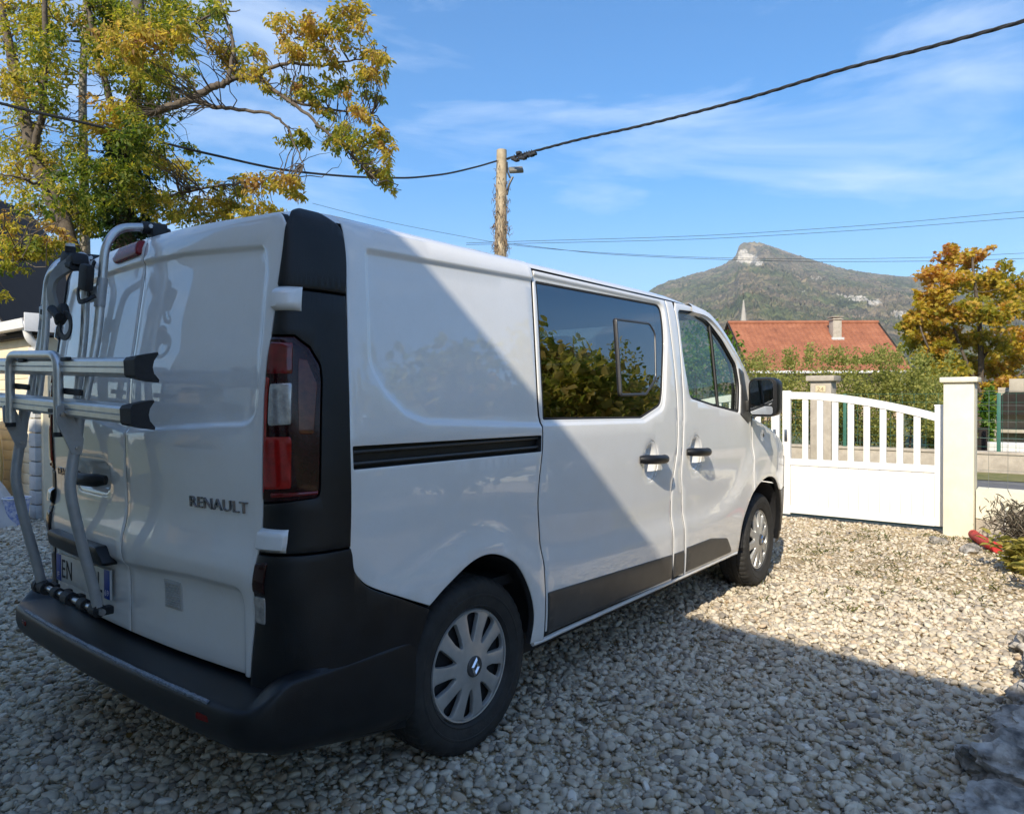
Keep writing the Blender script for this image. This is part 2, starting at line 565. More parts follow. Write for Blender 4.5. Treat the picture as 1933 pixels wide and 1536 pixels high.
def panel(name, outline, surf, mat, parent, holes=(), creases=(), res=0.045, seg=0.02, r=0.005, depth=0.028, base=0.0, flip=False, ang=40, back=False, scale=(1, 1)):
    """sheet cut to `outline` on a body surface, with rolled edges, flanges, openings and pressed-in creases"""
    out = ccw(resample(outline, seg))
    hs = [ccw(resample(h, seg)) for h in holes]
    V, E_ = [], []
    def loop(poly):
        b = len(V)
        V.extend(poly.tolist())
        n = len(poly)
        E_.extend([(b + i, b + (i + 1) % n) for i in range(n)])
    loop(out)
    if r > 0:
        loop(inset(out, r * 0.3)); loop(inset(out, r))
    for h in hs:
        loop(h)
        if r > 0:
            loop(inset(h, -r * 0.3)); loop(inset(h, -r))
    cs = []
    for poly, dep, w in creases:
        cp = ccw(resample(poly, seg))
        cs.append((cp, dep, w))
        for k in (0, 0.25, 0.5, 0.75, 1.0):
            loop(inset(cp, w * k))
    lo, hi = out.min(0), out.max(0)
    gx = np.arange(lo[0] + res * 0.5, hi[0], res * scale[0])
    gz = np.arange(lo[1] + res * 0.5, hi[1], res * scale[1])
    if len(gx) and len(gz):
        G = np.stack(np.meshgrid(gx, gz), -1).reshape(-1, 2)
        keep = inside(G, out) & (dist(G, out) > max(r * 1.6, 0.012))
        for h in hs:
            keep &= ~inside(G, h) & (dist(G, h) > max(r * 1.6, 0.012))
        for cp, dep, w in cs:
            keep &= (dist(G, cp) > w * 1.4)
        V.extend(G[keep].tolist())
    vv, ee, ff, _, _, _ = delaunay_2d_cdt([Vector(q) for q in V], E_, [], 0, 1e-5)
    vv = np.array([(q.x, q.y) for q in vv])
    F = np.array([f for f in ff if len(f) == 3])
    cen = vv[F].mean(1)
    keep = inside(cen, out)
    for h in hs:
        keep &= ~inside(cen, h)
    F = F[keep]
    used = np.unique(F)
    idx = -np.ones(len(vv), int); idx[used] = np.arange(len(used))
    vv = vv[used]; F = idx[F]
    o = np.full(len(vv), base, float)
    if r > 0:
        d = dist(vv, out)
        for h in hs:
            d = np.minimum(d, dist(vv, h))
        q = np.clip(1 - d / r, 0, 1)
        o -= r * (1 - np.sqrt(np.maximum(0, 1 - q * q)))
    for cp, dep, w in cs:
        sd = dist(vv, cp) * np.where(inside(vv, cp), 1, -1)
        o -= dep * sstep(sd / w)
    P3 = surf(vv[:, 0], vv[:, 1], o)
    # flange along every free edge
    cnt = {}
    for f in F:
        for i in range(3):
            a, b = int(f[i]), int(f[(i + 1) % 3])
            cnt[(a, b)] = cnt.get((a, b), 0) + 1
    bnd = [(a, b) for (a, b) in cnt if (b, a) not in cnt]
    faces = [tuple(int(i) for i in f) for f in F]
    verts = P3.tolist()
    if depth > 0:
        ids = sorted({a for e in bnd for a in e})
        low = surf(vv[ids, 0], vv[ids, 1], o[ids] - depth)
        m = {a: len(verts) + i for i, a in enumerate(ids)}
        verts += low.tolist()
        for a, b in bnd:
            faces.append((b, a, m[a], m[b]))
        if back:
            nb = len(verts)
            P4 = surf(vv[:, 0], vv[:, 1], o - depth)
            verts += P4.tolist()
            faces += [tuple(int(i) + nb for i in f[::-1]) for f in F]
    me = mesh_from(name, verts, faces)
    if mat is M['paint'] and depth > .02:  # flange faces of white panels coloured dark, painted-in shade for the gaps
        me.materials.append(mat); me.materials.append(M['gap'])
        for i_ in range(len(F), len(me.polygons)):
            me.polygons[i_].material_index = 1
    bm = bmesh.new(); bm.from_mesh(me)
    # outward orientation
    c = Vector((2.4, 0, 1.0))
    s_ = 0.0
    for f in list(bm.faces)[:len(F)]:
        s_ += f.normal.dot(Vector((f.calc_center_median() - c))) * f.calc_area()
    if (s_ < 0) != flip:
        bmesh.ops.reverse_faces(bm, faces=bm.faces[:])
    bm.to_mesh(me); bm.free()
    return put(name, me, mat, parent, ang)

van = thing('delivery_van', (0, 0, 0), 'white panel van with black rear corners parked on the gravel', 'van')
MIRROR = []          # right-hand parts that also exist on the left
def both(o):
    MIRROR.append(o)
    return o

G_ = 0.0045          # half a panel gap
gapR = crv([(1.442, 1.955), (1.430, 1.86), (1.416, 1.76), (1.390, 1.47), (1.378, 1.30), (1.385, 1.245), (1.374, 1.136), (1.349, 1.03), (1.336, .92), (1.348, .78), (1.364, .66), (1.374, .51), (1.386, .335)])
gapM = crv([(2.700, 1.955), (2.702, 1.81), (2.698, 1.448), (2.660, 1.119), (2.618, .974), (2.577, .831), (2.579, .64), (2.590, .5), (2.604, .335)])
gapF = crv([(2.797, 1.955), (2.806, 1.70), (2.768, 1.327), (2.700, .968), (2.703, .86), (2.714, .771), (2.738, .5), (2.758, .335)])
archR = crv([(1.300, .335), (1.306, .457), (1.256, .585), (1.163, .698), (1.03, .760), (.908, .757), (.768, .693), (.676, .637)])
archF = crv([(3.585, .312), (3.612, .50), (3.69, .615), (3.789, .705), (3.92, .765), (4.075, .79), (4.22, .76), (4.337, .655), (4.42, .50), (4.44, .36)])
gapFd = [(3.812, 1.19), (3.808, 1.05), (3.803, .90), (3.806, .715)]
def sh(c, dx):
    return [np.array((q[0] + dx, q[1])) for q in c]
TOP = 1.914

def bowl_poly(xc, zc):
    return [(xc + .005 + .082 * math.cos(a) + .012 * math.sin(a), zc - .012 + .108 * math.sin(a)) for a in np.linspace(0, 2 * math.pi, 36, endpoint=False)]
HB = [bowl_poly(2.330, 1.035), bowl_poly(2.885, 1.040)]
# rear quarter panel
q_out = []
q_out += crv([(.676 + .006, .637 + .004), (.55, .700), (.44, .752), (.395, .785), (.366, .825), (.353, .885), (.357, 1.114), (.377, 1.444), (.405, 1.80), (.412, 1.925), (.415, 1.970)])
top_i = [q for q in sh(gapR, -G_) if q[1] <= 1.95]
q_out += [np.array((1.438, 1.970))] + top_i
q_out += [np.array((1.383, .332))] + [q for q in archR]
rec = fillet([(.456, 1.463), (.467, 1.62), (.478, 1.78), (.488, 1.863), (1.60, 1.887), (1.60, 1.218), (.90, 1.252), (.70, 1.262), (.60, 1.295), (.515, 1.369)], [.12, 0, 0, .035, 0, 0, .5, .15, .12, .12], 6)
rail_hole = fillet([(.36, 1.134), (1.366, 1.131), (1.373, 1.200), (.362, 1.207)], .004, 2)
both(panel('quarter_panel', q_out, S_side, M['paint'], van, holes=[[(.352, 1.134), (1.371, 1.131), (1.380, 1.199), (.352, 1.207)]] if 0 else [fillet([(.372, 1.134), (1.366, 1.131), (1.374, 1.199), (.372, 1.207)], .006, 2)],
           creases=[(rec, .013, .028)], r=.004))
rl = both(panel('sliding_door_rail', fillet([(.366, 1.128), (1.372, 1.125), (1.380, 1.205), (.366, 1.213)], .004, 2), S_side, M['plastic'], van, base=-.030, r=.003, depth=.01))
b = MB()
for zz in (1.150, 1.188):
    b.tube([Vector(S_side(np.array([x]), np.array([zz]), np.array([-.022]))[0]) for x in np.linspace(.372, 1.368, 14)], .006, 8)
both(b.build('rail_lip', M['cladding'], rl))

# sliding door
def pick(c, lo, hi):
    return [q for q in c if lo <= q[1] <= hi]
sd = pick(sh(gapR, G_), .338, TOP)[::-1] + [np.array((1.445, TOP))] + [np.array((2.694, TOP))] + pick(sh(gapM, -G_), .338, TOP) + [np.array((2.600, .337))]
win_s = fillet([(1.455, 1.868), (2.645, 1.882), (2.636, 1.70), (2.535, 1.385), (2.50, 1.315), (2.27, 1.250), (1.402, 1.264), (1.425, 1.55)],
               [.012, .055, .6, .16, .10, .10, .012, .8], 7)
door_rec = fillet([(1.30, 1.900), (2.672, 1.903), (2.664, 1.70), (2.565, 1.385), (2.525, 1.285), (2.29, 1.222), (1.30, 1.236)], [.01, .07, .6, .18, .12, .12, .01], 7)
lowband = lambda x: None
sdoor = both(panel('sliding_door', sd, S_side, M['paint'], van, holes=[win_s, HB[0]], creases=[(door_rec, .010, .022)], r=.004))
wpane = both(panel('window', win_s, S_side, M['privacy'], sdoor, base=-.016, r=0, depth=.004, back=False))
both(panel('window_seal', win_s, S_side, M['gap'], sdoor, holes=[inset(ccw(resample(win_s, .03)), .009)], base=-.012, r=.002, depth=.006))
vent_o = fillet([(2.108, 1.762), (2.475, 1.768), (2.53, 1.715), (2.478, 1.458), (2.34, 1.368), (2.072, 1.364)], [.02, .05, .05, .05, .05, .02], 5)
both(panel('opening_pane_frame', vent_o, S_side, M['frame_grey'], wpane, holes=[inset(ccw(resample(vent_o, .02)), .014)], base=-.004, r=.004, depth=.012))
both(panel('opening_pane', inset(ccw(resample(vent_o, .02)), .010), S_side, M['privacy'], wpane, base=-.008, r=0, depth=.004))
# pillar between the doors
pl = pick(sh(gapM, G_), .338, TOP)[::-1] + [np.array((2.708, TOP)), np.array((2.790, TOP))] + pick(sh(gapF, -G_), .338, TOP) + [np.array((2.752, .337))]
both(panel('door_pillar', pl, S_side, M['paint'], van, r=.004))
# front door
ap = crv([(2.80, 1.914), (3.00, 1.915), (3.20, 1.902), (3.36, 1.868), (3.52, 1.783), (3.66, 1.672), (3.74, 1.598)])
fd = pick(sh(gapF, G_), .338, 1.90)[::-1] + ap[1:] + [np.array((3.752, 1.56)), np.array((3.765, 1.35)), np.array((3.800, 1.195))] + [np.array((x - .004, z)) for x, z in gapFd[1:]] + [q + np.array((-.004, .0)) for q in archF if q[0] < 3.79][::-1] + [np.array((3.575, .335)), np.array((2.763, .337))]
win_f = fillet([(2.838, 1.872), (3.06, 1.882), (3.27, 1.838), (3.47, 1.722), (3.648, 1.575), (3.668, 1.44), (3.60, 1.254), (3.20, 1.302), (2.862, 1.352), (2.832, 1.60)],
               [.05, .25, .35, .5, .06, .2, .03, .6, .05, .6], 6)
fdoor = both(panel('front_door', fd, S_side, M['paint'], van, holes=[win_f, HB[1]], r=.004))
fwp = both(panel('window', win_f, S_side, M['glass'], fdoor, base=-.018, r=0, depth=.004))
both(panel('window_seal', win_f, S_side, M['plastic'], fdoor, holes=[inset(ccw(resample(win_f, .03)), .016)], base=-.010, r=.003, depth=.008))
b = MB()
b.tube([Vector(S_side(np.array([x]), np.array([z]), np.array([-.014]))[0]) for x, z in [(3.302, 1.815), (3.302, 1.70), (3.293, 1.52), (3.282, 1.30)]], .011, 8)
both(b.build('window_divider', M['plastic'], fdoor))
# mirror sail and mirror
sail = fillet([(3.668, 1.56), (3.752, 1.53), (3.775, 1.33), (3.805, 1.20), (3.74, 1.178), (3.612, 1.243), (3.672, 1.44)], .012, 3)
both(panel('mirror_sail', sail, S_side, M['cladding'], van, base=.006, r=.008, depth=.02))
mir = thing('door_mirror', (0, 0, 0), '', 'x')
for k in ('label', 'category'):
    del mir[k]
mir.parent = van
both(mir)
b = MB(); b.box((3.755, -.985, 1.30), (.075, .13, .075), bev=.02)
b.build('mirror_arm', M['cladding'], mir)
# housing: rounded shell open at the back
def rrect(cy, cz, hy, hz, rad, n=6):
    return [np.array(q) for q in fillet([(cy - hy, cz - hz), (cy + hy, cz - hz), (cy + hy, cz + hz), (cy - hy, cz + hz)], rad, n)]
b = MB()
secs = [(3.700, .004, .088, .120, .05), (3.702, 0, .094, .126, .055), (3.725, -.002, .099, .131, .06), (3.80, -.002, .097, .127, .06), (3.85, .004, .085, .11, .06), (3.885, .012, .055, .075, .05), (3.895, .016, .02, .03, .02)]
rings = [[(x, -1.072 + dy + q[0], 1.358 + q[1]) for q in rrect(0, 0, hy, hz, rad)] for x, dy, hy, hz, rad in secs]
nr = len(rings[0])
vs_, fs_ = [q for r_ in rings for q in r_], []
for i in range(len(rings) - 1):
    for k in range(nr):
        fs_.append((i * nr + k, i * nr + (k + 1) % nr, (i + 1) * nr + (k + 1) % nr, (i + 1) * nr + k))
fs_.append(tuple((len(rings) - 1) * nr + k for k in range(nr)))
fs_.append(tuple(range(nr))[::-1])
b.add(vs_, fs_)
b.build('mirror_housing', M['plastic'], mir)
def mglass(name, poly, x, mat, par):
    n = len(poly)
    vs_ = [(x, q[0], q[1]) for q in poly] + [(x + .004, q[0], q[1]) for q in poly]
    fs_ = [tuple(range(n)), tuple(range(2*n-1, n-1, -1))] + [(i, (i+1) % n, (i+1) % n + n, i + n) for i in range(n)]
    return put(name, MB().add(vs_, fs_).mesh(name), mat, par, 30)
mglass('mirror_glass', [(q[0] - 1.068, q[1] + 1.388) for q in rrect(0, 0, .076, .082, .035)], 3.694, M['mirror'], mir)
mglass('wide_angle_mirror_glass', [(q[0] - 1.068, q[1] + 1.270) for q in rrect(0, 0, .074, .027, .02)], 3.694, M['mirror'], mir)
# front wing
wing = [(3.816, .72)] + [(x + .004, z) for x, z in gapFd[::-1]] + [(3.83, 1.215), (4.0, 1.175), (4.2, 1.12), (4.42, 1.04), (4.60, .955), (4.75, .86), (4.80, .70), (4.80, .665), (4.36, .665)] + [tuple(q) for q in archF if q[0] > 3.80 and q[1] > .66][::-1]
hole_i = [(4.035 + .016 * math.cos(a), 1.085 + .016 * math.sin(a)) for a in np.linspace(0, 2 * math.pi, 16, endpoint=False)]
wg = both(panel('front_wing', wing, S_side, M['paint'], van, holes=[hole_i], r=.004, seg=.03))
both(panel('side_repeater', hole_i, S_side, M['dark_lens'], wg, base=-.002, r=.004, depth=.02, seg=.01))
# lower cladding strips
clad1 = pick(sh(gapR, G_ + .012), .345, .535)[::-1] + [np.array((1.394, .537)), np.array((2.565, .486))] + [np.array((2.572, .47)), np.array((2.590, .352)), np.array((1.40, .352))]
both(panel('door_cladding', fillet([(1.398, .352), (1.386, .535), (2.568, .492), (2.592, .352)], .006, 2), S_side, M['cladding'], sdoor, base=.006, r=.008, depth=.012))
both(panel('pillar_cladding', fillet([(2.606, .352), (2.598, .492), (2.724, .490), (2.742, .352)], .004, 2), S_side, M['cladding'], van, base=.006, r=.008, depth=.012))
both(panel('door_cladding', fillet([(2.772, .352), (2.755, .500), (3.10, .500), (3.36, .462), (3.47, .352)], [.006, .006, .3, .06, .02], 5), S_side, M['cladding'], fdoor, base=.006, r=.008, depth=.012))
# sill edge below the doors
b = MB()
b.tube([Vector(S_side(np.array([x]), np.array([.328]), np.array([-.006]))[0]) for x in np.linspace(1.32, 3.57, 24)], .010, 8)
both(b.build('sill', M['paint'], van))

# handles: bowl, paddle and bridge grip
def handle(xc, zc, par):
    h = thing('door_handle', (0, 0, 0), '', 'x')
    for k in ('label', 'category'):
        del h[k]
    h.parent = par
    bowl = bowl_poly(xc, zc)
    panel('handle_bowl', bowl, S_side, M['paint'], h, base=-.0035, r=.0, depth=.004, seg=.012, res=.012,
          creases=[([(q[0] * .88 + xc * .12, q[1] * .9 + zc * .1) for q in bowl], .036, .045)])
    b = MB()
    xs_ = np.linspace(xc - .125, xc + .125, 15)
    for i, x in enumerate(xs_):
        pass
    path, rad = [], []
    for i, x in enumerate(xs_):
        t = (x - xc) / .125
        o = .050 * (1 - abs(t) ** 3.2) + .004
        path.append(Vector(S_side(np.array([x]), np.array([zc - .006 * t]), np.array([o]))[0]))
        rad.append(.024 if abs(t) < .9 else .018)
    b.tube(path, rad, 12)
    b.build('grip', M['plastic'], h)
    return h
both(handle(2.330, 1.035, sdoor))
both(handle(2.885, 1.040, fdoor))

# roof, with a faint press line at each side
def roof_pt(x, s):
    """s in -1..1 across; edge follows the body top"""
    ez = 1.9245
    e = min(1.0, max(0.0, (x - 0.235) / 0.28))
    return ez, e
rx = [0.236, 0.243, 0.255, 0.275, 0.30, 0.34, 0.40, 0.50, 0.7, 1.0, 1.4, 1.8, 2.2, 2.6, 2.8, 2.95, 3.05, 3.12]
verts, faces = [], []
ss = np.concatenate([np.linspace(-1, -.90, 9), np.linspace(-.88, .88, 23), np.linspace(.90, 1, 9)])
for x in rx:
    drop = 0.052 * (1 - math.sqrt(max(0, 1 - (1 - min(1, (x - .236) / .16)) ** 2)))
    fr = 0.0 if x < 2.6 else 0.050 * ((x - 2.6) / .52) ** 2.2
    for s in ss:
        a = abs(s)
        if a >= .90:
            zz = 1.925 + (1 - a) / .10 * (1.978 - 1.925)
            yy = float(BP(np.array(zz))) - .004
        else:
            yy0 = float(BP(np.array(1.978)))
            yy = yy0 * a / .90
            zz = 1.978 + 0.022 * (1 - (a / .90) ** 2)
        if x < 0.42:      # tuck in towards the rear corner
            k = (0.42 - x) / 0.184
            yy -= 0.035 * k ** 2 * (a ** 4)
        zz2 = zz - drop * (0.35 + 0.65 * min(1, (zz - 1.925) / .05)) - fr * (0.25 + .75 * min(1, (zz - 1.925) / .05))
        verts.append((x, math.copysign(yy, s), zz2))
ns = len(ss)
for i in range(len(rx) - 1):
    for j in range(ns - 1):
        faces.append((i*ns + j, (i+1)*ns + j, (i+1)*ns + j + 1, i*ns + j + 1))
put('roof', MB().add(verts, faces).mesh('roof'), M['paint'], van, 40)

# windscreen, bonnet and nose
def loft(name, secs, mat, par, ang=40):
    vs_, fs_ = [], []
    n = len(secs[0])
    for s in secs:
        vs_ += [tuple(q) for q in s]
    for i in range(len(secs) - 1):
        for j in range(n - 1):
            fs_.append((i*n + j, (i+1)*n + j, (i+1)*n + j + 1, i*n + j + 1))
    return put(name, MB().add(vs_, fs_).mesh(name), mat, par, ang)
def section(x, half, z_edge, bulge_x, crown, n=15):
    return [(x + bulge_x * (1 - s * s), s * half, z_edge + crown * (1 - s * s)) for s in np.linspace(-1, 1, n)]
ws = []
for x, h, ze, bx, cr in [(3.05, .80, 1.925, .06, .045), (3.30, .80, 1.868, .10, .045), (3.60, .805, 1.715, .16, .04), (3.90, .815, 1.48, .22, .03), (4.12, .82, 1.275, .26, .015)]:
    ws.append(section(x, h, ze, bx, cr))
loft('windscreen', ws, M['glass'], van)
for sgn in (1,):
    a_in = [(3.05, -.80, 1.932), (3.30, -.80, 1.874), (3.60, -.805, 1.722), (3.90, -.815, 1.486), (4.12, -.82, 1.28)]
    a_out = [(3.05, -.868, 1.914), (3.30, -.878, 1.888), (3.58, -.892, 1.742), (3.86, -.918, 1.502), (4.06, -.925, 1.27)]
    mid = [((p[0]+q[0])/2, (p[1]+q[1])/2 - .012, (p[2]+q[2])/2 + .014) for p, q in zip(a_in, a_out)]
    low = [(q[0] - .02, q[1] - .014, q[2] - .035) for q in a_out]
    low2 = [(q[0] - .05, q[1] + .03, q[2] - .07) for q in a_out]
    secs = [crv(l, 5) for l in (a_in, mid, a_out, low, low2)]
    both(loft('windscreen_pillar', secs, M['paint'], van))
bn = []
for x, h, ze, bx, cr in [(4.02, .88, 1.225, .22, .05), (4.25, .86, 1.12, .22, .055), (4.45, .83, 1.03, .22, .05), (4.62, .78, .945, .20, .04), (4.72, .72, .88, .20, .03)]:
    bn.append(section(x, h, ze, bx, cr))
loft('bonnet', bn, M['paint'], van)
def nose(z0, z1, dx, n=31):
    rows = []
    for z in np.linspace(z0, z1, 6):
        row = []
        for a in np.linspace(-90, 90, n):
            s = math.sin(R(a)); c = math.cos(R(a))
            hw = float(halfwidth(np.array(4.55), np.array(z))) - .004
            y = hw * math.copysign(abs(s) ** .75, s)
            x = 4.5 + (.46 + dx) * abs(c) ** .8
            row.append((x, y, z))
        rows.append(row)
    return rows
loft('front_bumper', nose(.24, .655, .03), M['plastic'], van)
loft('front_grille', nose(.665, .90, 0), M['plastic'], van)
b = MB()
b.prism(fillet([(.55, .74), (.80, .72), (.84, .86), (.62, .92)], .03, 3), 0, 4.70, 4.86)
both(b.build('headlamp', M['clear_lens'], van)).location = (0, 0, 0)
for v in van.children[-1].data.vertices:
    v.co.y = -v.co.y
# bumper side behind the front arch
fb = [(4.365, .66), (4.78, .66), (4.74, .30), (4.46, .28)] + [tuple(q) for q in archF if q[0] > 4.3][::-1]
both(panel('front_bumper_side', fb, S_side, M['plastic'], van, base=-.002, r=.006, seg=.03))

# inner lining so that gaps read dark and the cabin is closed
lin = [(.40, .36), (.40, 1.90), (2.9, 1.90), (3.2, 1.885), (3.46, 1.80), (3.70, 1.61), (3.78, 1.22), (3.83, .80), (3.52, .50), (3.50, .36)]
wh = archR[::-1]
lin = [(.72, .70), (.45, .80), (.42, 1.90), (2.9, 1.90), (3.2, 1.88), (3.44, 1.80), (3.66, 1.63), (3.75, 1.22), (3.77, .83), (3.56, .62), (3.52, .36), (1.38, .36), (1.36, .62), (1.20, .80), (.80, .80)]
both(panel('inner_lining', lin, S_side, M['gap'], van, holes=[inset(ccw(resample(win_s, .03)), -.01), inset(ccw(resample(win_f, .03)), -.01)], base=-.055, r=0, depth=.01, res=.12, seg=.04))

# underbody and wheel housings
b = MB()
b.box((2.3, 0, .36), (3.9, 1.62, .16)); b.box((2.3, 0, .30), (2.1, 1.7, .10)); b.box((.45, 0, .42), (.62, 1.5, .10))
b.box((4.55, 0, .38), (.5, 1.4, .22))
b.build('underbody', M['gap'], van)
for cx in (.985, 4.07):
    b = MB()
    n = 26
    prof = [(cx + .395 * math.cos(a), .335 + .415 * math.sin(a)) for a in np.linspace(.02, math.pi - .02, n)]
    vs_ = [(x, -.945, z) for x, z in prof] + [(x, -.62, z) for x, z in prof]
    fs_ = [(i, i + 1, i + 1 + n, i + n) for i in range(n - 1)] + [tuple(range(n, 2 * n))]
    b.add(vs_, fs_)
    both(b.build('wheel_housing', M['gap'], van))
# cargo floor, partition, cabin furniture
b = MB(); b.box((1.95, 0, .60), (3.5, 1.72, .04)); b.build('floor', M['gap'], van)
b = MB(); b.box((1.30, 0, 1.22), (.03, 1.62, 1.24)); b.build('partition', M['dash'], van)
b = MB(); b.box((1.95, 0, 1.885), (3.0, 1.62, .02)); b.build('headliner', M['dash'], van)
def seat(x, y, w):
    s = thing('seat', (0, 0, 0), '', 'x')
    for k in ('label', 'category'):
        del s[k]
    s.parent = van
    MB().box((x, y, .86), (.50, w, .18), bev=.05).build('cushion', M['seat'], s)
    MB().box((x - .30, y, 1.22), (.14, w, .70), Matrix.Rotation(R(-12), 3, 'Y'), bev=.05).build('backrest', M['seat'], s)
    for k in range(max(1, int(w / .42))):
        yy = y + (k - (max(1, int(w / .42)) - 1) / 2) * .45
        MB().box((x - .385, yy, 1.66), (.09, .26, .17), bev=.035).build('headrest', M['seat'], s)
seat(3.05, .52, .50); seat(3.05, -.34, .88); seat(1.98, -.05, 1.45)
b = MB(); b.box((3.86, 0, 1.08), (.55, 1.66, .30), Matrix.Rotation(R(8), 3, 'Y'), bev=.08); b.build('dashboard', M['dash'], van)
b = MB()
sw = [Vector((3.47, .52, 1.14)) + Matrix.Rotation(R(-28), 3, 'Y') @ Vector((0, .19 * math.cos(a), .19 * math.sin(a))) for a in np.linspace(0, 2 * math.pi, 33)]
b.tube(sw, .016, 8, cap=False); b.box((3.49, .52, 1.14), (.05, .14, .12), Matrix.Rotation(R(-28), 3, 'Y'), bev=.02); b.box((3.48, .52, 1.15), (.02, .36, .03), Matrix.Rotation(R(-28), 3, 'Y'))
b.build('steering_wheel', M['gap'], van)

# ---- rear corner: cap, pillar trim, bumper corner
def tc_poly(pts, rad=0.0):
    return [np.array(q) for q in pts]
both(panel('corner_cap', fillet([(.0, 1.696), (1.0, 1.688), (1.03, 1.80), (1.0, 1.914), (.80, 1.955), (.50, 1.958), (.20, 1.935), (.02, 1.88)], [.01, .01, .2, .09, .1, .1, .1, .05], 5), S_corner, M['plastic'], van, base=.006, r=.010, depth=.035, seg=.03, res=.05, scale=(1.3, .8)))
lamp_o = fillet([(.0, 1.045), (.70, 1.058), (.755, 1.41), (.74, 1.46), (.62, 1.512), (.42, 1.545), (.0, 1.545)], [.0, .05, .06, .05, .05, .04, 0], 5)
trim_o = [(-.0, .895), (1.0, .897), (1.03, 1.10), (1.03, 1.40), (1.0, 1.684), (.0, 1.690)]
trim_lamp = fillet([(-.02, 1.045), (.70, 1.058), (.755, 1.41), (.74, 1.46), (.62, 1.512), (.42, 1.545), (-.02, 1.545)], [.0, .05, .06, .05, .05, .04, 0], 5)
trim_o = [(.0, .895), (1.0, .897), (1.02, 1.10), (1.02, 1.40), (1.0, 1.684), (.0, 1.690), (.0, 1.548)] + [tuple(q + np.array((.008, .003))) for q in lamp_o[::-1] if q[0] > .03] + [(.0, 1.041)]
trim = both(panel('corner_trim', trim_o, S_corner, M['plastic'], van, base=.002, r=.006, depth=.035, seg=.02, res=.05, scale=(1.2, 1)))
lamp = both(panel('tail_lamp', lamp_o, S_corner, M['dark_lens'], van, base=.004, r=.012, depth=.03, seg=.02, res=.04))
def lens(name, poly, mat, base=.0075, rad=.02):
    return both(panel(name, fillet(poly, rad, 4), S_corner, mat, lamp, base=base, r=.006, depth=.008, seg=.015, res=.03))
lens('brake_lens', [(.03, 1.085), (.40, 1.09), (.42, 1.245), (.05, 1.245)], M['red_lens_bright'])
lens('reversing_lens', [(.10, 1.275), (.42, 1.28), (.44, 1.405), (.12, 1.402)], M['clear_lens'], .009)
lens('upper_red_lens', [(.03, 1.43), (.44, 1.43), (.42, 1.525), (.03, 1.528)], M['red_lens'])
lens('red_edge_lens', [(.012, 1.075), (.028, 1.075), (.09, 1.42), (.012, 1.425)], M['red_lens_bright'], .0055, .004)
lens('indicator_lens', [(.50, 1.25), (.66, 1.25), (.71, 1.40), (.60, 1.475), (.50, 1.48)], M['amber_lens'])
lens('lower_reflector', [(.14, 1.062), (.68, 1.070), (.69, 1.082), (.14, 1.078)], M['red_lens'], .008, .004)
# lower corner running into the wheel arch in one moulding
def tx(x, z):
    return (1 + (x - .3525) / .22, z)
bs = [(.0, .462), (.0, .889), (1.0, .891)] + [tx(*q) for q in crv([(.358, .872), (.366, .822), (.395, .780), (.44, .746), (.55, .694), (.676, .631)])] + [tx(*q) for q in [(.655, .58), (.630, .52), (.605, .42), (.598, .30), (.604, .235), (.48, .262), (.352, .296)]] + [(.90, .31), (.80, .36), (.66, .44), (.6, .462)]
bside = both(panel('bumper_corner', bs, S_corner, M['plastic'], van, base=.003, r=.004, depth=.03, seg=.03, res=.06, scale=(1.2, 1)))
lo_l = both(panel('rear_fog_lamp', fillet([(.005, .775), (.155, .772), (.165, .872), (.005, .866)], .012, 3), S_corner, M['dark_lens'], van, base=.008, r=.006, depth=.012, seg=.02, res=.03))
both(panel('lower_reversing_lamp', fillet([(.005, .682), (.13, .680), (.155, .766), (.005, .766)], .014, 3), S_corner, M['clear_lens'], van, base=.008, r=.006, depth=.012, seg=.02, res=.03))
# hinge covers: white caps that bridge the door and the corner
def hinge(z0, z1, y_in, t1):
    b_ = []
    for z in np.linspace(z0, z1, 7):
        e = 1 - abs((z - (z0 + z1) / 2) / ((z1 - z0) / 2)) ** 6
        row = []
        zz = np.array([z])
        ts = np.concatenate([np.linspace(-1, 0, 4)[:-1], np.linspace(0, 1, 12)])
        for t in ts:
            o = .018 * e * (1 - max(0, abs(t * 2 - 0) - 1) * 0) * min(1, (1 - t) * 8 + .25) + .003
            if t < 0:
                y = -(float(YC(zz)[0]) + t * -1 * -(float(YC(zz)[0]) - y_in))
                row.append(tuple(S_rear(np.array([-(float(YC(zz)[0]) + t * (float(YC(zz)[0]) - y_in))]), zz, np.array([o]))[0]))
            else:
                row.append(tuple(S_corner(np.array([t * t1]), zz, np.array([o]))[0]))
        b_.append(row)
    return b_
def hinge_obj(z0, z1, y_in, t1):
    rows = hinge(z0, z1, y_in, t1)
    rows = [[tuple(Vector(q) + Vector((.03, .02, 0))) for q in rows[0]]] + rows + [[tuple(Vector(q) + Vector((.03, .02, 0))) for q in rows[-1]]]
    return both(loft('hinge_cover', rows, M['paint'], van, 50))
hinge_obj(1.622, 1.696, .838, .50)
hinge_obj(.900, .968, .808, .36)

